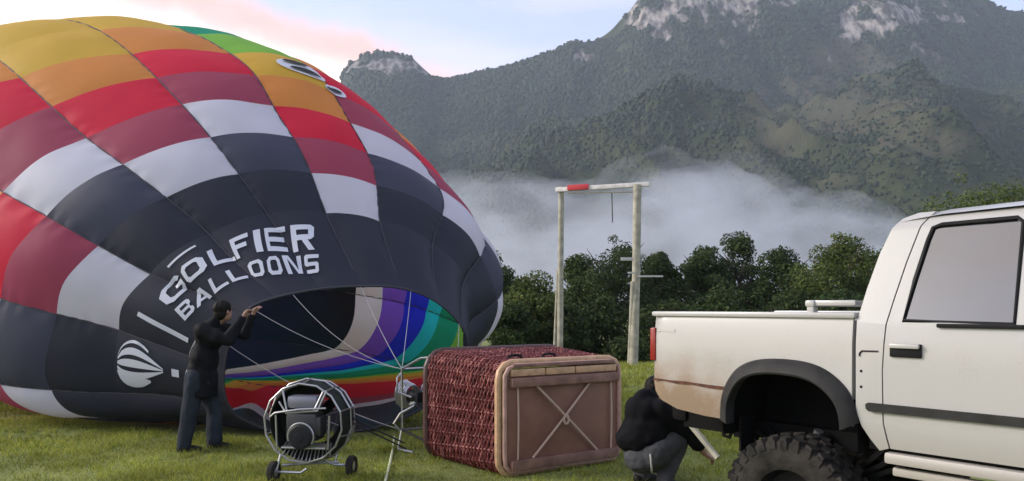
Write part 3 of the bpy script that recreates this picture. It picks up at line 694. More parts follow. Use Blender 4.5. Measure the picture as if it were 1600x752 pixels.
    # tail lamp
    bm = bmesh.new(); add_box(bm, (0.004, yb(0.085), 1.38), (0.05, 0.16, 0.24), bev=0.012); bm_obj('tail_light', bm, m_tail, truck, True)
    # front fender
    ff = [(3.57, 0.88), (3.57, 1.52), (3.62, 1.53), (4.55, 1.42), (4.66, 1.36), (4.68, 1.0), (4.52, 0.95)] + ARCHF[::-1] + [(3.62, 0.88)]
    panel('front_fender', ff, zc=ZC[:7], far=far)
    bm = bmesh.new(); add_box(bm, (4.68, yb(0.16), 1.26), (0.06, 0.28, 0.16), bev=0.02); bm_obj('headlight', bm, m_glass, truck, True)
# tailgate, bed floor, headboard, cab back, roof, hood
bm = bmesh.new(); add_box(bm, (0.018, TW / 2, 1.33), (0.035, TW - 0.32, 0.52), bev=0.01); tg = bm_obj('tailgate', bm, m_paint, truck, True)
bm = bmesh.new(); add_box(bm, (-0.02, TW / 2, 1.44), (0.03, 0.22, 0.07), bev=0.01); bm_obj('tailgate_handle', bm, m_black, tg, True)
bm = bmesh.new(); add_box(bm, (0.75, TW / 2, 1.10), (1.44, TW - 1.1, 0.03)); add_box(bm, (0.30, TW / 2, 1.12), (0.54, TW - 0.1, 0.03)); bm_obj('bed_floor', bm, m_paint, truck)
bm = bmesh.new(); add_box(bm, (1.46, TW / 2, 1.34), (0.03, TW - 0.1, 0.46)); bm_obj('bed_headboard', bm, m_paint, truck)
bm = bmesh.new()
for y0 in (0.07, TW - 0.07): add_box(bm, (1.20, y0, 1.635), (0.045, 0.06, 0.09), bev=0.01)
add_box(bm, (1.20, TW / 2, 1.672), (0.06, TW - 0.06, 0.04), bev=0.014)
for y0 in (0.07, TW - 0.07): add_box(bm, (1.345, y0, 1.674), (0.26, 0.05, 0.034), bev=0.012)
bm_obj('bed_bar', bm, m_paint, truck, True)
bm = bmesh.new(); cs = []
for (x, z, cr) in [(1.60, 2.02, 0.0), (1.63, 2.09, .01), (1.68, 2.145, .015), (1.76, 2.18, .02), (1.9, 2.195, .025), (2.4, 2.205, .03), (2.85, 2.19, .03), (3.0, 2.165, .025), (3.1, 2.10, .02)]:
    yi = y_side(min(z, 2.12)) + 0.012; row = []
    for j in range(13):
        f = j / 12; y = yi + (TW - 2 * yi) * f; edge = min(f, 1 - f) * 12
        row.append(bm.verts.new((x, y, z + cr * (1 - (2 * f - 1) ** 2) - (0.035 if edge < 0.5 else 0.008 if edge < 1.5 else 0) * (1 if x > 1.7 else .3))))
    cs.append(row)
for i in range(len(cs) - 1):
    for j in range(12): bm.faces.new((cs[i][j], cs[i + 1][j], cs[i + 1][j + 1], cs[i][j + 1]))
bm_obj('roof', bm, m_paint, truck, True)
def slab(name, rows, m_):
    bm = bmesh.new(); vv = [[bm.verts.new(p) for p in r_] for r_ in rows]
    for i in range(len(vv) - 1):
        for j in range(len(vv[0]) - 1): bm.faces.new((vv[i][j], vv[i + 1][j], vv[i + 1][j + 1], vv[i][j + 1]))
    return bm_obj(name, bm, m_, truck, True)
def across(x, z, inset=0.0, n=8): return [(x + 0.02 * (1 - (2 * j / n - 1) ** 2), y_side(z) + inset + (TW - 2 * (y_side(z) + inset)) * j / n, z) for j in range(n + 1)]
slab('cab_back', [[(x - 0.04 * 0, p[1], z) for p in across(0, z, 0.02)] for x, z in ((1.515, 1.05), (1.515, 1.57), (1.54, 1.66))], m_paint)
slab('rear_screen', [[(x, p[1], z) for p in across(0, z, 0.10)] for x, z in ((1.535, 1.64), (1.60, 1.98))], m_glass)
slab('cab_back_top', [[(x, p[1], z) for p in across(0, z, 0.02)] for x, z in ((1.585, 1.95), (1.615, 2.06))], m_paint)
slab('windscreen', [[(x, p[1], z) for p in across(0, z, 0.03)] for x, z in ((3.56, 1.53), (3.33, 1.82), (3.10, 2.10))], m_glass)
slab('hood', [[(x, p[1], z + 0.03 * (1 - (2 * j / 8 - 1) ** 2)) for j, p in enumerate(across(0, 1.3, 0.0))] for x, z in ((3.56, 1.53), (4.0, 1.50), (4.45, 1.44), (4.66, 1.36))], m_paint)
bm = bmesh.new(); add_box(bm, (4.68, TW / 2, 1.2), (0.05, TW - 0.6, 0.26), bev=0.02); bm_obj('grille', bm, m_black, truck, True)
for x, nm in ((4.78, 'front_bumper'), (-0.09, 'rear_bumper')):
    bm = bmesh.new(); add_box(bm, (x if x > 0 else -0.03, TW / 2, 0.86), (0.14, TW - 0.12 if x > 0 else TW - 0.7, 0.16), bev=0.04); bm_obj(nm, bm, m_under if x < 0 else m_paint, truck, True)
bm = bmesh.new()      # cabin interior and seats, dark
add_box(bm, (2.5, TW / 2, 1.15), (1.9, TW - 0.12, 0.62)); bm_obj('cabin_interior', bm, m_under, truck)
for sx in (2.15, 2.95):
    for sy in (0.45, TW - 0.45):
        bm = bmesh.new(); add_box(bm, (sx, sy, 1.6), (0.14, 0.5, 0.62), bev=0.05); bm_obj('seat', bm, m_black, truck, True)
# underbody
bm = bmesh.new()
for sy in (0.42, TW - 0.42): add_box(bm, (2.3, sy, 0.80), (4.6, 0.08, 0.12))
for x in (0.3, 1.6, 2.6, 3.6): add_box(bm, (x, TW / 2, 0.80), (0.08, TW - 0.84, 0.10))
add_box(bm, (3.0, TW / 2, 0.78), (1.2, 0.5, 0.25)); bm_obj('chassis', bm, m_under, truck)
for x in (WX1, WX2):
    bm = bmesh.new(); add_cone(bm, (x, 0.12, WZ), (x, TW - 0.12, WZ), 0.05, 0.05, 12); add_ball(bm, (x, TW / 2, WZ), (0.17, 0.15, 0.15)); bm_obj('axle', bm, m_under, truck, True)
    for y0 in (0.36, TW - 0.36):
        bm = bmesh.new()
        for q_ in range(4): add_tube(bm, [(x + f * (0.62 - .09 * q_), y0, WZ + 0.10 + 0.25 * f * f + 0.016 * q_) for f in np.linspace(-1, 1, 9)], 0.02, 4)
        bm_obj('leaf_spring', bm, m_under, truck)
    for y0 in (0.02, TW - 0.52):
        bm = bmesh.new(); pr = [(p[0] + x - WX1 + (p[0] - 1.06) * .06, p[1] + 0.025) for p in ARCH[::4]][::-1]; pr = [(pr[0][0], 0.8)] + pr + [(pr[-1][0], 0.8)]
        v0 = [bm.verts.new((p[0], y0, p[1])) for p in pr]; v1 = [bm.verts.new((p[0], y0 + 0.5, p[1])) for p in pr]
        for i in range(len(pr) - 1): bm.faces.new((v0[i], v0[i + 1], v1[i + 1], v1[i]))
        bm.faces.new(v1 if y0 < 0.5 else v0); bm_obj('wheel_well', bm, m_under, truck)
bm = bmesh.new(); add_cone(bm, (1.12, 0.30, 0.86), (1.0, 0.34, 0.5), 0.03, 0.03, 10); add_cone(bm, (1.08, 0.31, 0.75), (1.03, 0.33, 0.58), 0.042, 0.042, 10); bm_obj('shock_absorber', bm, mat('dusty_steel', (0.13, 0.14, 0.15), rough=0.5, metal=0.6), truck, True)
for sy in (0.20, TW - 0.20):
    bm = bmesh.new(); add_box(bm, (0.66, sy, 0.80), (0.02, 0.16, 0.24), bev=0.008); add_box(bm, (0.60, sy, 0.82), (0.06, 0.05, 0.12), bev=0.01); bm_obj('spring_hanger', bm, m_under, truck)
bm = bmesh.new()
add_tube(bm, [(0.50, 0.20, 0.90), (0.485, 0.18, 0.82), (0.50, 0.17, 0.76), (0.545, 0.17, 0.755), (0.56, 0.17, 0.79), (0.55, 0.17, 0.82)], 0.014, 8); bm_obj('tow_hook', bm, m_under, truck, True)
def wheel(x, y0, sgn):
    w_ = bpy.data.objects.new('wheel', None); COL.objects.link(w_); w_.parent = truck; w_.location = (x, y0, WZ)
    hw = 0.145
    prof = [(0.215, -hw * .8), (0.25, -hw * .95), (0.33, -hw * 1.05), (0.385, -hw * .98), (0.405, -hw * .75), (0.410, 0), (0.405, hw * .75), (0.385, hw * .98), (0.33, hw * 1.05), (0.25, hw * .95), (0.215, hw * .8)]
    bm = bmesh.new(); add_lathe(bm, prof, (0, 0, 0), (0, 1, 0), 56)
    ty = bm_obj('tyre', bm, m_rubber, w_, True)
    bm = bmesh.new(); nb = 30
    for i in range(nb):
        for row, (yy, wd) in enumerate(((-0.115, 0.062), (-0.038, 0.055), (0.038, 0.055), (0.115, 0.062))):
            a = 2 * math.pi * (i + (0.5 if row % 2 else 0)) / nb
            Rm = Matrix.Rotation(-a, 3, 'Y'); c = Rm @ Vector((0, yy, 0.412 if abs(yy) < .1 else 0.402))
            add_box(bm, c, (0.052, wd, 0.034), Rm @ Matrix.Rotation(0.35 * (1 if row % 2 else -1), 3, 'Z'))
        for s_ in (-1, 1):
            a = 2 * math.pi * (i + (0.0 if s_ < 0 else .5)) / nb; Rm = Matrix.Rotation(-a, 3, 'Y')
            add_box(bm, Rm @ Vector((0, s_ * 0.148, 0.372)), (0.042, 0.016, 0.050), Rm)
    tag(bm_obj('tread_lugs', bm, m_rubber, w_), kind='stuff')
    bm = bmesh.new(); add_lathe(bm, [(0.225, -hw * .8), (0.21, -hw * .55), (0.19, -hw * .15), (0.10, -hw * .1), (0.07, -hw * .4), (0.001, -hw * .42)] if sgn < 0 else [(0.225, hw * .8), (0.21, hw * .55), (0.19, hw * .15), (0.10, hw * .1), (0.07, hw * .4), (0.001, hw * .42)], (0, 0, 0), (0, 1, 0), 32)
    add_lathe(bm, [(0.222, -hw * .8), (0.20, 0), (0.222, hw * .8)], (0, 0, 0), (0, 1, 0), 32)
    rim = bm_obj('rim', bm, m_black, w_, True)
for x in (WX1, WX2): wheel(x, 0.10, -1); wheel(x, TW - 0.10, 1)

# ---------------------------------------------------------------- wicker basket on its side, base towards the camera
BA = R(33); E1 = Vector((math.cos(BA), math.sin(BA), 0)); EW = Vector((-math.sin(BA), math.cos(BA), 0)); EZ = Vector((0, 0, 1))
BO = Vector((-0.115, 7.08, 0.02)); BWID, BHT, BLEN = 1.52, 1.09, 1.24
basket = empty('wicker_basket', BO, 0, 'brown wicker balloon basket lying on its side with its wooden base showing', 'basket')
def bk(a, z, w): return E1 * a + EZ * z + EW * w
def rrect(w, r, n=7, flare=0.16):
    """rounded rectangle cross-section at distance w from the base, as (a, z)"""
    f = flare * w / BLEN; a0, a1, z0, z1 = -f, BWID + f, 0.0, BHT + f * 0.35; o = []
    for cx_, cz_, s in ((a1 - r, z0 + r, -90), (a1 - r, z1 - r, 0), (a0 + r, z1 - r, 90), (a0 + r, z0 + r, 180)):
        for i in range(n): o.append((cx_ + r * math.cos(R(s + 90 * i / (n - 1))), cz_ + r * math.sin(R(s + 90 * i / (n - 1)))))
    return o
def resample(pl, n):
    P = np.array(pl + [pl[0]]); d = np.r_[0, np.cumsum(np.linalg.norm(np.diff(P, axis=0), axis=1))]
    q = np.linspace(0, d[-1], n, endpoint=False); return np.stack([np.interp(q, d, P[:, 0]), np.interp(q, d, P[:, 1])], -1)
def wicker_mat():
    m = bpy.data.materials.new('woven_cane'); m.use_nodes = True; t = m.node_tree; N = t.nodes; b = N['Principled BSDF']
    g = N.new('ShaderNodeNewGeometry'); rp = N.new('ShaderNodeValToRGB'); rp.color_ramp.elements[0].color = (0.050, 0.010, 0.009, 1); rp.color_ramp.elements[1].color = (0.42, 0.18, 0.15, 1)
    e_ = rp.color_ramp.elements.new(0.6); e_.color = (0.155, 0.030, 0.027, 1)
    no = N.new('ShaderNodeTexNoise'); no.inputs['Scale'].default_value = 9.0; no.inputs['Detail'].default_value = 5; tc = N.new('ShaderNodeTexCoord'); t.links.new(tc.outputs['Object'], no.inputs['Vector'])
    ad = N.new('ShaderNodeMath'); ad.operation = 'MULTIPLY_ADD'; ad.inputs[1].default_value = 0.45; t.links.new(g.outputs['Random Per Island'], ad.inputs[0])
    mr = N.new('ShaderNodeMapRange'); mr.inputs[1].default_value = 0.3; mr.inputs[2].default_value = 0.75; mr.inputs[4].default_value = 0.65; t.links.new(no.outputs[0], mr.inputs[0]); t.links.new(mr.outputs[0], ad.inputs[2])
    t.links.new(ad.outputs[0], rp.inputs[0]); t.links.new(rp.outputs[0], b.inputs['Base Color']); b.inputs['Roughness'].default_value = 0.6; b.inputs['Specular IOR Level'].default_value = 0.3
    return m
m_cane = wicker_mat()
NP_ = 168; bm = bmesh.new()
for row in range(40):
    w0 = 0.05 + row * (BLEN - 0.08) / 40
    seg_breaks = sorted(random.sample(range(NP_), 5))
    path = resample(rrect(w0, 0.17), NP_); nxt = np.roll(path, -1, 0); prv = np.roll(path, 1, 0); tg_ = nxt - prv; nr = np.stack([tg_[:, 1], -tg_[:, 0]], -1); nr /= np.linalg.norm(nr, axis=1, keepdims=True)
    ph_ = 1 if row % 2 else -1
    pts_ = [(path[i] + nr[i] * (0.011 * ph_ * math.cos(math.pi * i / 2) + random.uniform(-.003, .003))) for i in range(NP_)]
    for s_ in range(5):
        a, c = seg_breaks[s_], seg_breaks[(s_ + 1) % 5]; c = c if c > a else c + NP_
        wob = random.uniform(-.006, .006)
        add_tube(bm, [bk(pts_[i % NP_][0], pts_[i % NP_][1], w0 + wob + 0.004 * math.sin(i * .4 + row)) for i in range(a, c + 1)], 0.0125, 5)
tag(bm_obj('woven_strands', bm, m_cane, basket, True), kind='stuff')
bm = bmesh.new()
for i in range(0, NP_, 4):
    pl = []
    for w0 in np.linspace(0.02, BLEN, 8):
        p_ = resample(rrect(w0, 0.17), NP_)[i]; pl.append(bk(p_[0], p_[1], w0))
    add_tube(bm, pl, 0.011, 5)
tag(bm_obj('woven_stakes', bm, m_cane, basket, True), kind='stuff')
bm = bmesh.new()
inner = [[bm.verts.new(bk(*(p_ * [1, 1]), w0)) for p_ in resample([(x * (BWID - .06) / BWID + .03, z * (BHT - .06) / BHT + .03) for x, z in rrect(w0, 0.17)], 56)] for w0 in (0.03, BLEN)]
for i in range(56): bm.faces.new((inner[0][i], inner[0][(i + 1) % 56], inner[1][(i + 1) % 56], inner[1][i]))
bm_obj('lining', bm, mat('basket_lining', (0.03, 0.012, 0.01), rough=0.9), basket, True)
m_tan = mat('tan_leather', (0.50, 0.31, 0.17), rough=0.5, var=0.18, scale=14, bump=0.2)
m_tan2 = mat('pinkish_hide', (0.42, 0.25, 0.20), rough=0.55, var=0.2, scale=14, bump=0.2)
m_brd = mat('brown_board', (0.26, 0.128, 0.085), rough=0.6, col2=(0.19, 0.088, 0.060), scale=3.0, bump=0.15)
m_beam = mat('worn_beam', (0.27, 0.15, 0.11), rough=0.65, col2=(0.15, 0.075, 0.055), scale=6.0, bump=0.3)
m_cord = mat('pale_cord', (0.50, 0.36, 0.28), rough=0.8)
bm = bmesh.new(); add_tube(bm, [bk(p_[0], p_[1], BLEN + 0.01) for p_ in resample(rrect(BLEN, 0.20), 60)], 0.040, 10, True); bm_obj('padded_rim', bm, mat('dark_hide_rim', (0.07, 0.03, 0.025), rough=0.5, var=.3), basket, True)
bm = bmesh.new(); add_tube(bm, [bk(p_[0], p_[1], 0.035) for p_ in resample(rrect(0, 0.15), 60)], 0.034, 10, True); bm_obj('base_edge', bm, m_tan, basket, True)
bm = bmesh.new(); add_tube(bm, [bk(p_[0] * .945 + .04, p_[1] * .945 + .032, -0.02) for p_ in resample(rrect(0, 0.12), 60)], 0.022, 10, True); bm_obj('base_hide_strip', bm, m_tan2, basket, True)
RB = Matrix((E1, EW, EZ)).transposed()
def bbox_part(name, a0, a1, z0, z1, w0, w1, m_, bev=0.008, parent=None):
    bm = bmesh.new(); add_box(bm, bk((a0 + a1) / 2, (z0 + z1) / 2, (w0 + w1) / 2), (a1 - a0, w1 - w0, z1 - z0), RB, bev); return bm_obj(name, bm, m_, parent or basket, True)
bbox_part('base_board', 0.06, BWID - 0.06, 0.06, BHT - 0.06, -0.012, 0.02, m_brd)
bbox_part('skid_beam', 0.09, BWID - 0.09, 0.055, 0.150, -0.085, -0.012, m_beam, 0.014)
bbox_part('skid_beam', 0.09, BWID - 0.09, BHT - 0.235, BHT - 0.145, -0.085, -0.012, m_beam, 0.014)
for a0, a1 in ((0.10, 0.50), (0.515, 0.87), (0.885, BWID - 0.10)): bbox_part('edge_slat', a0, a1, BHT - 0.13, BHT - 0.062, -0.05, -0.012, m_tan, 0.008)
bbox_part('top_runner', 0.12, BWID - 0.12, BHT - 0.05, BHT - 0.01, -0.055, 0.02, m_beam, 0.012)
def cord(name, a0, z0, a1, z1, r=0.0125, w=-0.03):
    bm = bmesh.new(); add_tube(bm, [bk(a0 + (a1 - a0) * f, z0 + (z1 - z0) * f, w - 0.012 * math.sin(math.pi * f)) for f in np.linspace(0, 1, 7)], r, 8); bm_obj(name, bm, m_cord, basket, True)
cord('cross_cord', 0.36, 0.15, 1.08, BHT - 0.235); cord('cross_cord', 1.16, 0.15, 0.40, BHT - 0.235, w=-0.045)
cord('side_cord', 0.185, 0.15, 0.185, BHT - 0.235, 0.010); cord('side_cord', 1.36, 0.15, 1.36, BHT - 0.235, 0.010)
bm = bmesh.new(); add_tube(bm, [bk(0.75 + 0.03 * math.cos(a), 0.50 + 0.045 * math.sin(a), -0.06) for a in np.linspace(0, 2 * math.pi, 14)[:-1]], 0.012, 6, True); bm_obj('cord_knot', bm, m_cord, basket, True)
for a_ in (0.30, 0.72):
    bm = bmesh.new(); add_tube(bm, [bk(a_ - .09, BHT + .01, .2), bk(a_ - .07, BHT + .05, .2), bk(a_, BHT + .06, .2), bk(a_ + .07, BHT + .05, .2), bk(a_ + .09, BHT + .01, .2)], 0.014, 6); bm_obj('rope_handle', bm, m_black, basket, True)

# burner and its load frame, still clamped to the basket mouth
m_steel = mat('brushed_steel', (0.55, 0.54, 0.55), rough=0.28, metal=0.9)
m_gun = mat('burner_black', (0.02, 0.02, 0.022), spec=0.12, rough=0.5)
BF = BLEN + 0.56
burner = empty('burner', BO + bk(0, 0, BF), 0, 'steel balloon burner with coils between the basket and the balloon mouth', 'burner')
def bq(a, z, w): return bk(a, z, w - BF)
fr4 = [(-0.20, 0.22), (0.52, 0.22), (0.52, 0.92), (-0.20, 0.92)]
bm = bmesh.new(); add_tube(bm, [bq(a, z, BF) for a, z in fr4], 0.02, 8, True); bm_obj('load_frame', bm, m_steel, burner, True)
for (a, z), (ca, cz) in zip(fr4, ((-0.10, 0.10), (1.58, 0.10), (1.58, 1.08), (-0.10, 1.08))):
    bm = bmesh.new(); add_tube(bm, [bq(ca, cz, BLEN), bq(ca + (a - ca) * .35, cz + (z - cz) * .3 + .03, BLEN + .2), bq(a, z, BF)], 0.014, 8); bm_obj('upright', bm, m_steel if cz > 1 else m_gun, burner, True)
for ac in (-0.05, 0.29):
    bm = bmesh.new(); pts_ = []
    for i in range(70):
        a = i * 0.62; rr = 0.10 + 0.035 * (i / 70); pts_.append(bq(ac + rr * math.cos(a) * .9, 0.60 + rr * math.sin(a) * 1.25, BF + 0.02 + 0.26 * i / 70))
    add_tube(bm, pts_, 0.011, 6); bm_obj('coil', bm, m_steel, burner, True)
    bm = bmesh.new(); add_cone(bm, bq(ac, 0.6, BF - 0.12), bq(ac, 0.6, BF + 0.06), 0.05, 0.075, 14); add_box(bm, bq(ac, 0.6, BF - 0.14), (0.09, 0.09, 0.12), RB, .01); bm_obj('burner_can', bm, m_gun, burner, True)
bm = bmesh.new(); add_tube(bm, [bq(-0.13, 0.60, BF - .1), bq(-0.27, 0.66, BF - 0.02), bq(-0.26, 0.82, BF), bq(-0.18, 0.88, BF + .05)], 0.012, 6); add_tube(bm, [bq(-0.09, 0.5, BF - .1), bq(-0.24, 0.42, BF - 0.05), bq(-0.29, 0.30, BF + .02), bq(-0.21, 0.2, BF + .02)], 0.014, 6); bm_obj('fuel_hose', bm, m_steel, burner, True)
bm = bmesh.new(); add_tube(bm, [bq(-0.20, 0.22, BF), bq(-0.24, 0.0, BF + 0.02)], 0.017, 8); add_tube(bm, [bq(-0.24, 0.0, BF + .02), bq(-0.22, 0.02, BF - 0.34)], 0.015, 8); bm_obj('ground_prop', bm, m_steel, burner, True)
# suspension cables: envelope mouth to load frame
m_cable = mat('pale_cable', (0.36, 0.35, 0.36), rough=0.6)
anchor = [BO + bk(a, z, BF) for a, z in fr4]
for deg, ai, sag in ((143, 3, 0.10), (118, 3, 0.16), (88, 3, 0.05), (66, 3, 0.03), (30, 2, 0.03), (170, 0, 0.10), (0, 2, 0.04)):
    p0 = Vector(bal(2.42, R(deg))); p1 = anchor[ai]; bm = bmesh.new()
    add_tube(bm, [p0.lerp(p1, f) - Vector((0, 0, sag * 4 * f * (1 - f))) - Vector(B0) for f in np.linspace(0, 1, 14)], 0.0042, 5); bm_obj('suspension_cable', bm, m_cable, balloon, True)

# ---------------------------------------------------------------- inflation fan
FO = Vector((-1.948, 7.12, 0.0)); FZ = 0.555
fan = empty('inflation_fan', FO, R(-8), 'round caged petrol inflation fan on small wheels in front of the balloon', 'fan')
m_cage = mat('cage_tube', (0.42, 0.42, 0.43), rough=0.3, metal=0.75)
m_cagew = mat('cage_wire', (0.30, 0.30, 0.31), rough=0.35, metal=0.8)
m_drum = mat('fan_shroud', (0.018, 0.022, 0.018), spec=0.12, rough=0.55)
def ngon(r, y, n=14, rx=1.03, rot=18): return [(r * rx * math.cos(R(rot + 360 * i / n)), y, FZ + r * math.sin(R(rot + 360 * i / n))) for i in range(n)]
for y_, r_, rad in ((-0.16, 0.375, 0.010), (0.02, 0.405, 0.010), (0.17, 0.385, 0.009)):
    bm = bmesh.new(); add_tube(bm, ngon(r_, y_), rad, 8, True); bm_obj('cage_ring', bm, m_cage, fan, True)
bm = bmesh.new(); add_lathe(bm, [(0.36, -0.10), (0.392, 0.0), (0.385, 0.15), (0.30, 0.165), (0.24, 0.15), (0.30, 0.14), (0.36, 0.13), (0.365, 0.0), (0.352, -0.10), (0.36, -0.10)], (0, 0, FZ), (0, 1, 0), 40); bm_obj('shroud', bm, m_drum, fan, True)
bm = bmesh.new()
for i in range(10):
    a = R(18 + 36 * i); c, s = math.cos(a), math.sin(a)
    add_tube(bm, [(0.386 * c, -0.16, FZ + 0.375 * s), (0.417 * c, 0.02, FZ + 0.405 * s), (0.396 * c, 0.17, FZ + 0.385 * s)], 0.008, 5)
    add_tube(bm, [(0.396 * c, 0.17, FZ + 0.385 * s), (0.06 * c, 0.20, FZ + 0.06 * s)], 0.005, 5)
for r_ in (0.12, 0.19, 0.26, 0.33): add_tube(bm, [(r_ * math.cos(a), 0.195, FZ + r_ * math.sin(a)) for a in np.linspace(0, 2 * math.pi, 25)[:-1]], 0.004, 4, True)
bm_obj('wire_guard', bm, m_cagew, fan, True)
# camera-side bars holding the engine
for pl in ([(-0.235, -0.16, FZ + 0.20), (-0.15, -0.20, FZ + 0.10), (0.16, -0.20, FZ + 0.125), (0.235, -0.16, FZ + 0.31)], [(-0.33, -0.16, FZ + 0.05), (-0.26, -0.2, FZ + 0.10), (0.0, -0.215, FZ + 0.14), (0.24, -0.19, FZ + 0.15)],
           [(-0.20, -0.16, FZ + 0.31), (-0.14, -0.19, FZ + 0.10)], [(-0.26, -0.18, FZ + 0.08), (-0.25, -0.17, FZ - 0.26)], [(0.20, -0.16, FZ + 0.30), (0.13, -0.2, FZ + 0.13)], [(0.27, -0.18, FZ + 0.08), (0.25, -0.17, FZ - 0.24)]):
    bm = bmesh.new(); add_tube(bm, pl, 0.010, 8); bm_obj('engine_bar', bm, m_cage, fan, True)
bm = bmesh.new(); add_box(bm, (0.01, -0.12, FZ - 0.03), (0.30, 0.22, 0.26), bev=0.03); add_box(bm, (0.15, -0.14, FZ - 0.02), (0.10, 0.16, 0.18), bev=0.02); eng = bm_obj('engine', bm, mat('engine_block', (0.025, 0.025, 0.027), rough=0.45), fan, True)
bm = bmesh.new(); add_box(bm, (0.0, -0.10, FZ + 0.20), (0.30, 0.17, 0.12), bev=0.035); bm_obj('fuel_tank', bm, mat('grey_tank', (0.20, 0.20, 0.24), rough=0.35, metal=0.3), fan, True)
bm = bmesh.new(); add_lathe(bm, [(0.0, -0.30), (0.035, -0.30), (0.04, -0.29), (0.10, -0.285), (0.118, -0.265), (0.118, -0.23)], (0.02, 0, FZ - 0.11), (0, 1, 0), 28); bm_obj('recoil_starter', bm, m_gun, eng, True)
bm = bmesh.new(); add_tube(bm, [(0.02 + 0.125 * math.cos(a), -0.255, FZ - 0.11 + 0.125 * math.sin(a)) for a in np.linspace(R(-30), R(200), 18)], 0.010, 6); bm_obj('starter_rim', bm, m_cage, eng, True)
bm = bmesh.new()
for k in range(14):
    add_tube(bm, [(-0.26 + 0.04 * k, -0.15 + .01 * (k % 2), FZ - 0.20 - 0.16 * math.sqrt(max(0, 1 - ((-0.26 + 0.04 * k) / 0.33) ** 2))), (-0.22 + 0.034 * k, -0.02, FZ - 0.20)], 0.006, 5)
add_box(bm, (0, -0.06, FZ - 0.235), (0.44, 0.20, 0.02), bev=0.005); bm_obj('engine_tray', bm, m_cage, fan, True)
hub = bm_obj('propeller_hub', (lambda b_: (add_cone(b_, (0, 0.0, FZ), (0, 0.13, FZ), 0.055, 0.03, 16), b_)[1])(bmesh.new()), m_gun, fan, True)
for k in range(2):
    bm = bmesh.new(); a = R(40 + 180 * k); n_ = 9; vs0, vs1 = [], []
    for i in range(n_):
        f = i / (n_ - 1); r_ = 0.03 + 0.31 * f; ch_ = 0.05 * (0.6 + 0.8 * math.sin(math.pi * min(1, f * .85 + .1))); tw = R(48 - 26 * f)
        ax = Vector((math.cos(a), 0, math.sin(a))); tn = Vector((-math.sin(a), 0, math.cos(a))) * math.cos(tw) + Vector((0, 1, 0)) * math.sin(tw)
        c = Vector((0, 0.07, FZ)) + ax * r_; vs0.append(bm.verts.new(c - tn * ch_)); vs1.append(bm.verts.new(c + tn * ch_))
    for i in range(n_ - 1): bm.faces.new((vs0[i], vs0[i + 1], vs1[i + 1], vs1[i]))
    bmesh.ops.solidify(bm, geom=list(bm.faces), thickness=0.008); bm_obj('propeller_blade', bm, m_gun, fan, True)
for sx, yy in ((-0.27, -0.20), (0.36, 0.16)):
    w_ = bpy.data.objects.new('wheel', None); COL.objects.link(w_); w_.parent = fan; w_.location = (sx, yy, 0.10)
    bm = bmesh.new(); add_lathe(bm, [(0.05, -0.03), (0.085, -0.034), (0.10, -0.02), (0.10, 0.02), (0.085, 0.034), (0.05, 0.03)], (0, 0, 0), (1, 0, 0), 24, True); bm_obj('tyre', bm, m_rubber, w_, True)
    bm = bmesh.new(); add_lathe(bm, [(0.0, -0.02), (0.052, -0.022), (0.052, 0.022), (0.0, 0.02)], (0, 0, 0), (1, 0, 0), 20); bm_obj('hub', bm, m_cage, w_, True)
for pl in ([(-0.27, -0.20, 0.10), (0.0, -0.20, 0.10), (0.06, -0.2, 0.14)], [(-0.25, -0.19, 0.10), (-0.22, -0.16, FZ - 0.30)], [(0.36, 0.16, 0.10), (0.20, 0.10, 0.12), (0.10, 0.0, 0.20)], [(0.20, 0.12, 0.12), (0.22, 0.15, FZ - 0.32)], [(-0.2, -0.18, 0.16), (0.24, 0.12, 0.14)]):
    bm = bmesh.new(); add_tube(bm, pl, 0.013, 8); bm_obj('chassis_tube', bm, m_cage, fan, True)
for sy in (-0.02, 0.05):
    bm = bmesh.new(); add_tube(bm, [(0.36, 0.10 + sy, FZ + 0.02 - sy), (0.60, 0.20 + sy, FZ - 0.12 - sy), (0.86, 0.30 + sy, 0.29 - sy)], 0.008, 8); bm_obj('push_handle', bm, m_gun, fan, True)

# ---------------------------------------------------------------- people
def remesh(name, bm, m_, parent, voxel=0.012, smooth=6, ripple=0.0, rs=14.0):
    me = bpy.data.meshes.new('tmp'); bm.to_mesh(me); bm.free(); o = bpy.data.objects.new('tmp', me); tsc = bpy.data.scenes.new('tmp'); tsc.collection.objects.link(o)
    md = o.modifiers.new('r', 'REMESH'); md.mode = 'VOXEL'; md.voxel_size = voxel
    ms = o.modifiers.new('s', 'SMOOTH'); ms.iterations = smooth; ms.factor = 0.5
    vl = tsc.view_layers[0]; vl.update()
    with bpy.context.temp_override(scene=tsc, view_layer=vl): dg = bpy.context.evaluated_depsgraph_get()
    me2 = bpy.data.meshes.new_from_object(o.evaluated_get(dg)); me2.name = name
    bpy.data.objects.remove(o); bpy.data.scenes.remove(tsc); bpy.data.meshes.remove(me)
    if ripple > 0:
        n = len(me2.vertices); co = np.empty(n * 3, np.float32); no = np.empty(n * 3, np.float32)
        me2.vertices.foreach_get('co', co); me2.vertices.foreach_get('normal', no); co = co.reshape(-1, 3); no = no.reshape(-1, 3)
        d = fbm(co * [rs, rs, rs * .55], 2); me2.vertices.foreach_set('co', (co + no * (d * ripple)[:, None]).astype(np.float32).ravel())
    me2.materials.clear(); me2.materials.append(m_); me2.polygons.foreach_set('use_smooth', [True] * len(me2.polygons))
    o2 = bpy.data.objects.new(name, me2); COL.objects.link(o2); o2.parent = parent; return o2
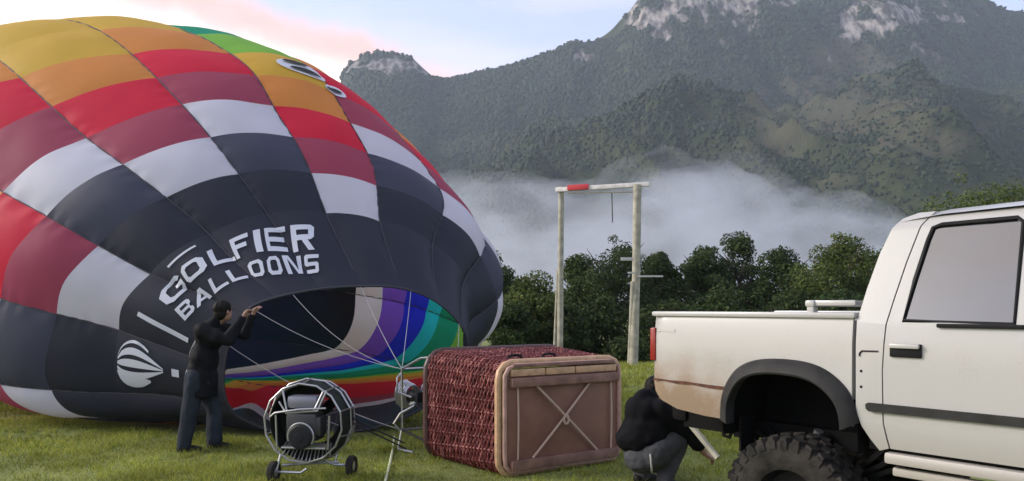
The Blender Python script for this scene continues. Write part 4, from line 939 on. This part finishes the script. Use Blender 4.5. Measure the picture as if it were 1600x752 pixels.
def on_cloth(o, pts, d, lift=0.004):
    """drop points onto a garment along direction d"""
    from mathutils.bvhtree import BVHTree
    t = BVHTree.FromPolygons([v.co for v in o.data.vertices], [list(p.vertices) for p in o.data.polygons]); out = []; d = Vector(d).normalized()
    for p in pts:
        h = t.ray_cast(Vector(p) - d * 1.0, d)
        if h[0] is not None: out.append(h[0] - d * lift)
    return out
def limb(bm, pts, rs):
    for i in range(len(pts) - 1): add_cone(bm, pts[i], pts[i + 1], rs[i], rs[i + 1], 16)
    for p, r in zip(pts, rs): add_ball(bm, p, r, 2)
m_skin = mat('skin', (0.34, 0.19, 0.13), rough=0.55)
m_hair = mat('dark_hair', (0.012, 0.010, 0.009), spec=0.12, rough=0.6)
m_jack = mat('black_jacket', (0.0075, 0.0075, 0.0095), spec=0.12, rough=0.75, var=0.25, scale=6, bump=0.3, bscale=30)
m_jack2 = mat('black_fleece', (0.0045, 0.0045, 0.0055), spec=0.12, rough=0.85, var=0.3, scale=6, bump=0.3, bscale=30)
m_trou = mat('slate_trousers', (0.026, 0.031, 0.041), spec=0.12, rough=0.85, var=0.2, scale=7, bump=0.3, bscale=30)
m_trou2 = mat('grey_track_trousers', (0.060, 0.060, 0.066), spec=0.12, rough=0.8, var=0.2, scale=7, bump=0.3, bscale=30)
m_shoe = mat('dark_shoe', (0.02, 0.02, 0.018), spec=0.12, rough=0.7)
m_pipe = mat('pale_piping', (0.50, 0.48, 0.48), rough=0.7)
def hand(bm, wrist, tip, palm_n, curl=0.5):
    """palm, four unequal bent fingers, thumb leaving the side of the palm"""
    w = Vector(wrist); d = (Vector(tip) - w).normalized(); n = Vector(palm_n).normalized(); s = d.cross(n).normalized(); n = s.cross(d)
    for k in (-1, 0, 1): add_cone(bm, w + s * 0.012 * k, w + d * 0.085 + s * 0.026 * k, 0.020, 0.017, 10); add_ball(bm, w + d * 0.085 + s * 0.026 * k, 0.017, 1)
    for k, ln in zip((-1.5, -.5, .5, 1.5), (0.062, 0.075, 0.080, 0.070)):
        b_ = w + d * 0.085 + s * 0.0195 * k; k1 = b_ + (d * math.cos(curl * .6) + n * math.sin(curl * .6)) * ln * .5; k2 = k1 + (d * math.cos(curl * 1.6) + n * math.sin(curl * 1.6)) * ln * .5
        limb(bm, [b_, k1, k2], [0.0098, 0.0090, 0.0075])
    t0 = w + d * 0.025 + s * 0.028; t1 = t0 + (d * .6 + s * .7 + n * .2).normalized() * 0.04; t2 = t1 + (d * .9 + s * .15 + n * .4).normalized() * 0.032; limb(bm, [t0, t1, t2], [0.013, 0.011, 0.009])
def head(bm, c, look, up=(0, 0, 1), r=0.1):
    """skull, jaw, nose, brow, ears; look = facing direction"""
    c = Vector(c); f = Vector(look).normalized(); u = (Vector(up) - f * Vector(up).dot(f)).normalized(); s = u.cross(f)
    Rm = Matrix((s, f, u)).transposed()
    add_ball(bm, c + u * 0.025 - f * 0.01, (r * .76, r * .95, r * .95), 3, Rm); add_ball(bm, c - u * 0.045 + f * 0.025, (r * .60, r * .70, r * .72), 3, Rm)
    add_ball(bm, c - u * 0.085 + f * 0.055, (r * .30, r * .3, r * .25), 2, Rm)
    add_cone(bm, c + f * 0.088 + u * 0.012, c + f * 0.112 - u * 0.020, 0.009, 0.015, 8); add_ball(bm, c + f * 0.108 - u * 0.022, 0.014, 1)
    for q in (-1, 1):
        add_ball(bm, c + s * q * 0.079 - u * 0.005 - f * 0.01, (0.010, 0.018, 0.030), 2, Rm); add_ball(bm, c + f * 0.080 + s * q * 0.030 + u * 0.032, (0.022, 0.012, 0.010), 1, Rm)
    return f, u, s, Rm
def face_bits(parent, c, f, u, s):
    for q in (-1, 1):
        bm = bmesh.new(); add_ball(bm, Vector(c) + f * 0.078 + s * q * 0.030 + u * 0.012, 0.0125, 2); bm_obj('eye', bm, mat('eye_dark', (0.05, 0.04, 0.035), rough=0.2), parent, True)
    bm = bmesh.new(); add_ball(bm, Vector(c) + f * 0.087 - u * 0.052, (0.022, 0.008, 0.006), 2, Matrix((s, f, u)).transposed()); bm_obj('mouth', bm, mat('lips', (0.28, 0.11, 0.09)), parent, True)

# standing person holding the mouth open
PS = Vector((-3.53, 8.42, 0.0)); P1 = empty('person', PS, 0, 'person standing in dark jacket and slate trousers holding up the balloon mouth', 'person')
V3 = Vector
hipL, hipR = V3((-0.02, 0.095, 0.88)), V3((-0.03, -0.095, 0.87)); knL, knR = V3((0.10, 0.11, 0.46)), V3((-0.10, -0.11, 0.46)); anL, anR = V3((0.10, 0.10, 0.09)), V3((-0.155, -0.11, 0.09))
shL, shR = V3((0.12, 0.185, 1.40)), V3((0.08, -0.185, 1.39)); elL, elR = V3((0.40, 0.20, 1.33)), V3((0.36, -0.20, 1.27)); wrL, wrR = V3((0.53, 0.14, 1.56)), V3((0.50, -0.10, 1.53))
neck = V3((0.16, 0, 1.46)); hd = V3((0.245, 0.0, 1.60)); look = V3((0.45, 0.88, 0.10))
bm = bmesh.new(); limb(bm, [V3((0, 0, 0.90)), V3((0.03, 0, 1.10)), V3((0.09, 0, 1.33)), neck], [0.10, 0.095, 0.10, 0.055]); limb(bm, [neck, hd - V3((0.02, 0, 0.05))], [0.055, 0.055])
for h_, k_, a_ in ((hipL, knL, anL), (hipR, knR, anR)): limb(bm, [h_, k_, a_], [0.085, 0.06, 0.042])
for s_, e_, w_ in ((shL, elL, wrL), (shR, elR, wrR)): limb(bm, [V3((0.09, s_.y * .5, 1.36)), s_, e_, w_], [0.08, 0.055, 0.040, 0.028])
f_, u_, s__, Rm_ = head(bm, hd, look); hand(bm, wrL, wrL + V3((0.05, -0.02, 0.1)), (1, 0, -.3), 0.9); hand(bm, wrR, wrR + V3((0.06, 0.02, 0.1)), (1, 0, -.3), 0.9)
remesh('body', bm, m_skin, P1, 0.008, 3); face_bits(P1, hd, f_, u_, s__)
bm = bmesh.new()
add_ball(bm, (0.00, 0, 0.86), (0.165, 0.205, 0.24)); add_ball(bm, (0.03, 0, 1.08), (0.150, 0.20, 0.24)); add_ball(bm, (0.085, 0, 1.30), (0.150, 0.215, 0.18)); add_cone(bm, (-0.01, 0, 0.63), (0.0, 0, 0.90), 0.18, 0.172, 20)
limb(bm, [V3((0.11, 0, 1.40)), V3((0.17, 0, 1.49))], [0.12, 0.075])
for s_, e_, w_ in ((shL, elL, wrL), (shR, elR, wrR)): limb(bm, [V3((0.08, s_.y * .6, 1.36)), s_, e_, e_.lerp(w_, .93)], [0.10, 0.088, 0.068, 0.048])
jk = remesh('jacket', bm, m_jack, P1, 0.012, 9, 0.017, 9)
bm = bmesh.new(); add_tube(bm, on_cloth(jk, [(-0.03 - 0.14 * f, 0, 1.37 - 0.70 * f) for f in np.linspace(0, 1, 16)], (0.45, 1, 0)), 0.007, 6); bm_obj('piping', bm, m_pipe, jk, True)
bm = bmesh.new(); add_ball(bm, (0, 0, 0.80), (0.16, 0.19, 0.16))
for h_, k_, a_ in ((hipL, knL, anL), (hipR, knR, anR)): limb(bm, [h_, k_, a_ + V3((0, 0, .02))], [0.115, 0.092, 0.085])
remesh('trousers', bm, m_trou, P1, 0.012, 4, 0.010, 13)
for a_ in (anL, anR):
    bm = bmesh.new(); limb(bm, [a_ - V3((0.04, 0, .035)), a_ + V3((0.08, 0.05, -0.045)), a_ + V3((0.14, 0.08, -0.055))], [0.048, 0.045, 0.034]); add_box(bm, a_ + V3((0.05, 0.03, -0.075)), (0.25, 0.09, 0.03), Matrix.Rotation(R(30), 3, 'Z'), .01); remesh('shoe', bm, m_shoe, P1, 0.01, 2)
bm = bmesh.new(); add_ball(bm, hd + u_ * 0.045 - f_ * 0.018, (0.092, 0.108, 0.085), 3, Rm_); add_ball(bm, hd - f_ * 0.055 - u_ * 0.01, (0.076, 0.062, 0.085), 3, Rm_); remesh('hair', bm, m_hair, P1, 0.009, 3, 0.006, 40)

# crouching person at the tow hitch
P2 = empty('person', (1.235, 6.70, 0), 0, 'person crouching in black top and grey striped trousers beside the truck tail', 'person')
pel = V3((-0.03, 0.0, 0.36)); chest = V3((-0.02, 0.06, 0.70)); nk = V3((0.03, 0.18, 0.79)); hd = V3((0.12, 0.28, 0.865)); look = V3((0.62, 0.72, -0.35))
hipN, hipF = pel + V3((0.07, -0.09, -0.02)), pel + V3((-0.05, 0.10, -0.02)); knN, knF = V3((0.30, 0.05, 0.47)), V3((0.16, 0.40, 0.46)); anN, anF = V3((0.13, -0.06, 0.09)), V3((-0.02, 0.22, 0.09))
shN, shF = V3((0.11, -0.05, 0.73)), V3((-0.11, 0.17, 0.73)); elN, elF = V3((0.37, -0.02, 0.50)), V3((0.10, 0.42, 0.55)); wrN, wrF = V3((0.53, 0.06, 0.31)), V3((0.42, 0.36, 0.40))
bm = bmesh.new(); limb(bm, [pel, pel.lerp(chest, .5), chest, nk], [0.10, 0.09, 0.10, 0.055]); limb(bm, [nk, hd - V3((0, 0.02, .05))], [0.055, 0.055])
for h_, k_, a_ in ((hipN, knN, anN), (hipF, knF, anF)): limb(bm, [h_, k_, a_], [0.09, 0.062, 0.042])
for s_, e_, w_ in ((shN, elN, wrN), (shF, elF, wrF)): limb(bm, [chest.lerp(s_, .4), s_, e_, w_], [0.08, 0.055, 0.040, 0.029])
f_, u_, s__, Rm_ = head(bm, hd, look); hand(bm, wrN, wrN + V3((0.08, 0.03, -0.05)), (0, 0.5, -1), 0.8); hand(bm, wrF, wrF + V3((0.08, 0.0, -0.06)), (0, 0, -1), 0.8)
remesh('body', bm, m_skin, P2, 0.008, 3); face_bits(P2, hd, f_, u_, s__)
bm = bmesh.new(); add_ball(bm, pel + V3((-0.015, 0.01, 0.10)), (0.265, 0.21, 0.15)); add_ball(bm, pel.lerp(chest, .45), (0.25, 0.20, 0.20)); add_ball(bm, chest + V3((0, 0, -0.02)), (0.20, 0.175, 0.19)); add_ball(bm, chest + V3((0.02, 0.06, 0.10)), (0.13, 0.12, 0.10)); limb(bm, [chest + V3((0, 0.02, .08)), nk + V3((0, 0, .01))], [0.12, 0.072])
for s_, e_, w_ in ((shN, elN, wrN), (shF, elF, wrF)): limb(bm, [chest.lerp(s_, .5), s_, e_, e_.lerp(w_, .55)], [0.10, 0.09, 0.075, 0.055])
top = remesh('fleece', bm, m_jack2, P2, 0.012, 14, 0.016, 9)
bm = bmesh.new(); add_tube(bm, [nk + V3((0.080 * math.cos(a), 0.076 * math.sin(a), 0.012)) for a in np.linspace(0, 2 * math.pi, 20)[:-1]], 0.007, 5, True); bm_obj('collar', bm, m_pipe, top, True)
bm = bmesh.new(); add_ball(bm, pel + V3((0.0, 0.0, -0.06)), (0.20, 0.19, 0.17))
for h_, k_, a_ in ((hipN, knN, anN), (hipF, knF, anF)): limb(bm, [h_, h_.lerp(k_, .5), k_, a_], [0.145, 0.125, 0.095, 0.075])
tr_ = remesh('trousers', bm, m_trou2, P2, 0.012, 4, 0.010, 12)
bm = bmesh.new(); add_tube(bm, on_cloth(tr_, [(0.00 + 0.03 * f, 0, 0.36 - 0.24 * f) for f in np.linspace(0, 1, 10)], (0.1, 1, 0)), 0.009, 6); bm_obj('side_stripe', bm, m_pipe, tr_, True)
for a_ in (anN, anF):
    bm = bmesh.new(); limb(bm, [a_ - V3((0.04, 0.03, .035)), a_ + V3((0.08, 0.05, -0.045)), a_ + V3((0.14, 0.08, -0.055))], [0.05, 0.046, 0.034]); add_box(bm, a_ + V3((0.05, 0.03, -0.075)), (0.25, 0.09, 0.03), Matrix.Rotation(R(33), 3, 'Z'), .01); remesh('shoe', bm, m_shoe, P2, 0.01, 2)
bm = bmesh.new(); add_ball(bm, hd + u_ * 0.035 - f_ * 0.02, (0.094, 0.112, 0.098), 3, Rm_); add_ball(bm, hd - f_ * 0.06 - u_ * 0.03, (0.078, 0.06, 0.085), 3, Rm_); remesh('hair', bm, m_hair, P2, 0.009, 3, 0.007, 40)

# tow bar, ropes
bm = bmesh.new(); add_tube(bm, [pix(1068, 650, 6.5), pix(1112, 704, 6.35), pix(1122, 716, 6.3)], 0.026, 8); tb = bm_obj('tow_bar', bm, mat('pale_timber', (0.36, 0.34, 0.27), rough=0.7, var=.2), None, True); tag(tb, 'pale tow bar slanting down under the truck tail', 'bar')
p_ = [pix(616, 676, 9.2) , pix(613, 700, 8.3), pix(609, 722, 7.6), pix(603, 752, 6.95), pix(596, 790, 6.1)]
for q in p_: q.z = 0.035
bm = bmesh.new(); add_tube(bm, p_, 0.013, 6); tag(bm_obj('rope', bm, mat('pale_green_rope', (0.52, 0.56, 0.36), rough=0.8), None, True), 'pale green rope running over the grass towards the burner', 'rope')

# timber gate frame by the trees
gate = empty('timber_frame', pix(935, 570, 21.3) * 1.0, 0, 'tall frame of two pale posts with a white and red crossbar', 'frame'); gate.location.z = 0
G0 = gate.location.copy()
m_post = mat('weathered_post', (0.34, 0.32, 0.25), rough=0.85, var=0.25, scale=5, bump=0.4, bscale=25)
def gp(px, py, Y): return pix(px, py, Y) - G0
for pts_, r_ in (([gp(875, 556, 22.0), gp(877, 292, 22.0)], 0.085), ([gp(866, 553, 22.3), gp(872, 420, 22.1)], 0.05), ([gp(990, 574, 21.0), gp(994, 430, 21.0), gp(996, 289, 21.0)], 0.115), ([gp(984, 572, 21.1), gp(989, 440, 20.95)], 0.07)):
    pts_[0].z = -0.05; bm = bmesh.new(); add_tube(bm, pts_, [r_ * 1.08] + [r_] * (len(pts_) - 1), 12); bm_obj('post', bm, m_post, gate, True)
bm = bmesh.new(); a_, b_ = gp(868, 294, 21.95), gp(1015, 291, 20.9); add_box(bm, (a_ + b_) / 2, ((b_ - a_).length, 0.10, 0.13), Matrix.Rotation(math.atan2((b_ - a_).y, (b_ - a_).x), 3, 'Z'), .02); xb = bm_obj('crossbar', bm, mat('white_bar', (0.66, 0.62, 0.58), rough=0.6, var=.15), gate, True)
bm = bmesh.new(); add_box(bm, a_.lerp(b_, 0.25) - V3((0, 0.02, 0)), (0.66, 0.15, 0.17), Matrix.Rotation(math.atan2((b_ - a_).y, (b_ - a_).x), 3, 'Z'), .05); bm_obj('red_wrap', bm, mat('red_cloth', (0.55, 0.05, 0.06), rough=0.8), xb, True)
bm = bmesh.new(); a_, b_ = gp(888, 302, 21.8), gp(990, 300, 21.1); add_tube(bm, [a_, b_], 0.02, 6); bm_obj('under_rail', bm, m_post, gate, True)
bm = bmesh.new(); add_tube(bm, [gp(956, 300, 21.4), gp(957, 348, 21.4)], 0.014, 5); bm_obj('hanging_cord', bm, m_under, gate)
for (x0, y0, x1, y1) in ((970, 402, 990, 408), (981, 425, 993, 428), (996, 431, 1036, 433)):
    bm = bmesh.new(); a_, b_ = gp(x0, y0, 20.85), gp(x1, y1, 20.85); add_box(bm, (a_ + b_) / 2, (abs(b_.x - a_.x), 0.04, 0.09 if x0 < 975 else .05), None, .01); bm_obj('bracket_board', bm, mat('bracket_pale', (0.48, 0.47, 0.43), rough=.7), gate, True)

# ---------------------------------------------------------------- trees and bushes
m_bark = mat('bark', (0.055, 0.045, 0.035), rough=0.95, var=0.3, scale=10, bump=0.5)
LEAF = {'dark': foliage_mat('leaf_dark', (0.022, 0.038, 0.012), (0.044, 0.066, 0.020), (0.080, 0.098, 0.032)),
        'mid': foliage_mat('leaf_mid', (0.022, 0.044, 0.014), (0.045, 0.075, 0.022), (0.085, 0.105, 0.032)),
        'light': foliage_mat('leaf_light', (0.045, 0.070, 0.018), (0.085, 0.115, 0.028), (0.14, 0.155, 0.045))}
def tree(px, top_py, Y, wpx, kind, label, cat='tree', seed=0, low=0.12, n_leaf=7000, leaf=0.085, name='broadleaf_tree', group='trees behind the meadow'):
    rg = np.random.default_rng(seed + 100); rr = random.Random(seed)
    base = pix(px, 480, Y); base.z = 0; Hh = HC + (HY - top_py) / FPX * Y; Wd = wpx / FPX * Y / 2
    t_ = empty(name, base, 0, label, cat, group)
    bm = bmesh.new(); tips = []
    fork = Hh * (0.28 if cat == 'tree' else 0.10)
    trunk = [V3((0, 0, -0.05)), V3((rr.uniform(-.05, .05), rr.uniform(-.05, .05), fork * .5)), V3((rr.uniform(-.1, .1), rr.uniform(-.1, .1), fork)), V3((rr.uniform(-.2, .2), rr.uniform(-.2, .2), Hh * .75))]
    add_tube(bm, trunk, [0.05 * Hh ** .6, 0.042 * Hh ** .6, 0.035 * Hh ** .6, 0.012], 8)
    for i in range(9):
        a = 2 * math.pi * i / 9 + rr.uniform(-.3, .3); st = trunk[2].lerp(trunk[3], rr.uniform(0, .8)); tp = V3((math.cos(a) * Wd * rr.uniform(.5, .85), math.sin(a) * Wd * rr.uniform(.5, .85), st.z + (Hh - st.z) * rr.uniform(.25, .8)))
        add_tube(bm, [st, st.lerp(tp, .5) + V3((0, 0, .12)), tp], [0.03 * Hh ** .5, 0.02 * Hh ** .5, 0.006], 6)
    bm_obj('trunk', bm, m_bark, t_, True)
    # crown: leaf clumps spread through an uneven volume
    nc = 46; cl = []
    while len(cl) < nc:
        p = rg.uniform(-1, 1, 3)
        if np.dot(p, p) > 1: continue
        if np.linalg.norm(p) < 0.35 and rg.uniform() < .6: continue
        z = low * Hh + (p[2] * .5 + .5) * (1 - low) * Hh * 0.96
        wz = Wd * (0.55 + 0.45 * math.sin(math.pi * min(1, (p[2] * .5 + .5) * 0.9 + 0.18)))
        cl.append((p[0] * wz * rg.uniform(.75, 1.1), p[1] * wz * rg.uniform(.75, 1.1), z, rg.uniform(.13, .30) * Wd * 1.3 + 0.10))
    cl.append((rg.uniform(-.3, .3) * Wd, 0, Hh - 0.2, 0.25)); cl = np.array(cl)
    pw = cl[:, 3] ** 2; ci = rg.choice(len(cl), n_leaf, p=pw / pw.sum()); d = rg.normal(size=(n_leaf, 3)); d /= np.linalg.norm(d, axis=1, keepdims=True)
    rad_ = cl[ci, 3] * rg.uniform(0.25, 1.0, n_leaf) ** 0.5; c = cl[ci, :3] + d * rad_[:, None] * np.array([1, 1, .78])
    nrm = d + rg.normal(size=(n_leaf, 3)) * .7 + [0, 0, .4]; nrm /= np.linalg.norm(nrm, axis=1, keepdims=True)
    u = np.cross(nrm, rg.normal(size=(n_leaf, 3))); u /= np.linalg.norm(u, axis=1, keepdims=True); v = np.cross(nrm, u)
    sz = leaf * rg.uniform(.6, 1.35, n_leaf)[:, None]
    Vv = np.stack([c - u * sz, c + v * sz * .55 + nrm * sz * .12, c + u * sz, c - v * sz * .55 + nrm * sz * .12], 1).reshape(-1, 3)
    Vv[:, 2] = np.maximum(Vv[:, 2], 0.02)
    np_mesh('crown', Vv, np.arange(n_leaf * 4).reshape(-1, 4), LEAF[kind], False, t_)
TREES = [
 (770, 398, 31, 110, 'mid', 'dark tree peeking out right beside the balloon edge'),
 (832, 430, 26, 120, 'light', 'bright yellow green bush left of the thinner frame post'),
 (905, 400, 30, 90, 'mid', 'dark tree just right of the thinner frame post'),
 (962, 366, 29, 150, 'dark', 'dark tree between the two frame posts'),
 (1030, 392, 31, 90, 'dark', 'dark tree just right of the thicker frame post'),
 (1100, 384, 32, 120, 'mid', 'dark tree rising behind the tail end of the truck bed'),
 (1158, 370, 33, 120, 'dark', 'tallest dark tree above the middle of the truck bed'),
 (1222, 392, 31, 120, 'mid', 'dark rounded tree above the front of the truck bed'),
 (1318, 362, 28, 150, 'light', 'green tree just left of the truck cab'),
 (1400, 375, 30, 130, 'mid', 'green tree mostly hidden behind the truck cab'),
 (1535, 270, 27, 270, 'light', 'bright green tree top showing above the truck roof'),
 (1640, 330, 30, 160, 'mid', 'green tree at the right edge behind the truck'),
]
for i, (px, tp, Y, w, kd, lb) in enumerate(TREES):
    bush = 'bush' in lb
    tree(px, tp, Y, w, kd, lb, 'bush' if bush else 'tree', i, low=0.03 if bush else 0.10, n_leaf=30000 if px == 1535 else 17000, leaf=0.060 if Y < 30 else 0.068, name='leafy_bush' if bush else 'broadleaf_tree')
BUSH = [(880, 478, 24.5, 80, 'dark', 'low dark bush at the foot of the thinner frame post'), (935, 462, 25.5, 110, 'dark', 'low dark bush between the frame posts'), (1045, 470, 25, 120, 'dark', 'low dark bush behind the truck tail'),
        (1130, 450, 27, 140, 'mid', 'dark bush over the rear half of the truck bed'), (1235, 455, 27, 130, 'dark', 'dark bush over the front half of the truck bed'), (1310, 450, 25, 110, 'mid', 'green bush next to the truck cab'), (800, 470, 24, 80, 'mid', 'green bush touching the balloon edge'), (985, 530, 23, 70, 'dark', 'small dark bush at the foot of the thicker frame post')]
for i, (px, tp, Y, w, kd, lb) in enumerate(BUSH): tree(px, tp, Y, w, kd, lb, 'bush', 40 + i, low=0.02, n_leaf=5000, leaf=0.07, name='leafy_bush', group='bushes behind the meadow')

# ---------------------------------------------------------------- grass
m_grass = foliage_mat('grass_blade', (0.13, 0.165, 0.022), (0.27, 0.30, 0.048), (0.42, 0.40, 0.10), 0.4)
n_g = 330000
gyv = 5.2 * (30 / 5.2) ** rng.uniform(0, 1, n_g) ** 1.25
gxv = rng.uniform(-0.80, 0.62, n_g) * gyv
pt = fbm(np.stack([gxv * 1.3, gyv * 1.3, 0 * gxv], -1), 3, seed=6.6)
keep = rng.uniform(0, 1, n_g) < np.clip(0.75 + 0.6 * pt, 0.12, 1)
def in_poly_balloon(x, y):   # ground covered by the envelope, as a 10 cm raster
    kk, pp = np.meshgrid(np.linspace(2.5, 16, 160), np.radians(np.linspace(205, 340, 200))); P = bal(kk, pp); P = P[P[..., 2] < 0.10]
    M = np.zeros((400, 400), bool); ix = np.clip(((P[:, 0] + 25) * 10).astype(int), 1, 398); iy = np.clip((P[:, 1] * 10).astype(int), 1, 398)
    for dx in (-1, 0, 1):
        for dy in (-1, 0, 1): M[ix + dx, iy + dy] = True
    return M[np.clip(((x + 25) * 10).astype(int), 0, 399), np.clip((y * 10).astype(int), 0, 399)]
gxv, gyv, pt = gxv[keep], gyv[keep], pt[keep]
inb = in_poly_balloon(gxv, gyv); gxv, gyv, pt = gxv[~inb], gyv[~inb], pt[~inb]; n_g = len(gxv)
# taller weedy tufts standing among the short grass
n_t = 900; ty_ = 5.6 * (22 / 5.6) ** rng.uniform(0, 1, n_t); tx_ = rng.uniform(-0.78, 0.6, n_t) * ty_; tn = 26
ux = (tx_[:, None] + rng.normal(0, 0.045, (n_t, tn))).ravel(); uy = (ty_[:, None] + rng.normal(0, 0.045, (n_t, tn))).ravel(); inb = in_poly_balloon(ux, uy)
gxv = np.r_[gxv, ux[~inb]]; gyv = np.r_[gyv, uy[~inb]]; pt = np.r_[pt, np.full((~inb).sum(), 2.2)]; n_g = len(gxv)
gz = ground_z(gxv, gyv); hgt = rng.uniform(0.02, 0.055, n_g) * (1 + 0.45 * pt) * np.clip(gyv / 9, 0.9, 1.6); wid = 0.0045 * np.clip(gyv / 7, .8, 3.5)
ang = rng.uniform(0, 2 * np.pi, n_g); lean = rng.normal(0, 0.6, (n_g, 2)) * hgt[:, None]
bx, by = np.cos(ang) * wid, np.sin(ang) * wid
Vg = np.stack([np.stack([gxv - bx, gyv - by, gz - .003], -1), np.stack([gxv + bx, gyv + by, gz - .003], -1), np.stack([gxv + lean[:, 0], gyv + lean[:, 1], gz + hgt], -1)], 1).reshape(-1, 3)
tag(np_mesh('grass', Vg, np.arange(n_g * 3).reshape(-1, 3), m_grass), 'short green meadow grass around the balloon and truck', 'grass', kind='stuff')

# ---------------------------------------------------------------- mist bank and haze
def vol_mat(name, dens, col, aniso=0.2, wisp=False):
    m = bpy.data.materials.new(name); m.use_nodes = True; t = m.node_tree; t.nodes.clear(); o = t.nodes.new('ShaderNodeOutputMaterial'); v = t.nodes.new('ShaderNodeVolumePrincipled')
    v.inputs['Density'].default_value = dens; v.inputs['Color'].default_value = (*col, 1); v.inputs['Anisotropy'].default_value = aniso; t.links.new(v.outputs[0], o.inputs['Volume'])
    if wisp:
        tc = t.nodes.new('ShaderNodeTexCoord'); no = t.nodes.new('ShaderNodeTexNoise'); no.inputs['Scale'].default_value = 0.045; no.inputs['Detail'].default_value = 4; no.inputs['Distortion'].default_value = 0.6
        mp = t.nodes.new('ShaderNodeMapping'); mp.inputs['Scale'].default_value = (1, 0.7, 1.5); t.links.new(tc.outputs['Object'], mp.inputs[0]); t.links.new(mp.outputs[0], no.inputs['Vector'])
        mr = t.nodes.new('ShaderNodeMapRange'); mr.inputs[1].default_value = 0.36; mr.inputs[2].default_value = 0.66; mr.inputs[3].default_value = 0.0; mr.inputs[4].default_value = dens * 2.2; t.links.new(no.outputs[0], mr.inputs[0]); t.links.new(mr.outputs[0], v.inputs['Density'])
    return m
mx_, my_ = 110, 36
mt = np.linspace(-0.22, 0.85, mx_); myy = np.linspace(130, 285, my_)
Tm, Ym = np.meshgrid(mt, myy); f = (Ym - 130) / 155
topel = np.interp(Tm * FPX + CX, [550, 640, 700, 760, 860, 930, 990, 1060, 1130, 1190, 1240, 1300, 1400, 1500, 1700], [330, 318, 308, 306, 312, 306, 288, 272, 267, 285, 306, 326, 352, 400, 450])
topz = HC + (HY - topel) / FPX * 215
nz_ = fbm(np.stack([(Tm * Ym).ravel() / 14, Ym.ravel() / 16, 0 * Ym.ravel()], -1), 4, seed=12.0).reshape(Tm.shape)
Zm = topz * (0.30 + 0.70 * np.clip(np.sin(math.pi * f), 0, 1) ** 0.6) + 4.5 * nz_ * np.sin(math.pi * f)
edge = np.clip(np.minimum(np.arange(mx_), np.arange(mx_)[::-1]) / 12, 0, 1)[None, :]
Zm = np.maximum(Zm * edge, 0.4)
idx = np.arange(mx_ * my_).reshape(my_, mx_); Ft = np.stack([idx[:-1, :-1], idx[:-1, 1:], idx[1:, 1:], idx[1:, :-1]], -1).reshape(-1, 4)
nb = mx_ * my_; Fb = Ft[:, ::-1] + nb
def strip(a): return np.stack([a[:-1], a[1:], a[1:] + nb, a[:-1] + nb], -1)
sides = np.concatenate([strip(idx[0])[:, ::-1], strip(idx[-1]), strip(idx[:, 0]), strip(idx[:, -1])[:, ::-1]])
Vm = np.concatenate([np.stack([Tm * Ym, Ym, Zm], -1).reshape(-1, 3), np.stack([Tm * Ym, Ym, 0 * Zm + 0.15], -1).reshape(-1, 3)])
mist = np_mesh('mist', Vm, np.concatenate([Ft, Fb, sides]), None, True)
mist.data.materials.append(vol_mat('mist_volume', 0.0095, (0.78, 0.82, 0.91), wisp=True))
tag(mist, 'low white mist bank lying between the trees and the mountain', 'mist', kind='stuff')
bm = bmesh.new(); add_box(bm, (100, 640, 262), (4000, 1480, 530)); hz = bm_obj('haze', bm, None); hz.data.materials.append(vol_mat('haze_volume', 0.00024, (0.74, 0.84, 1.0)))
tag(hz, 'thin bluish morning haze in the air', 'haze', kind='stuff')
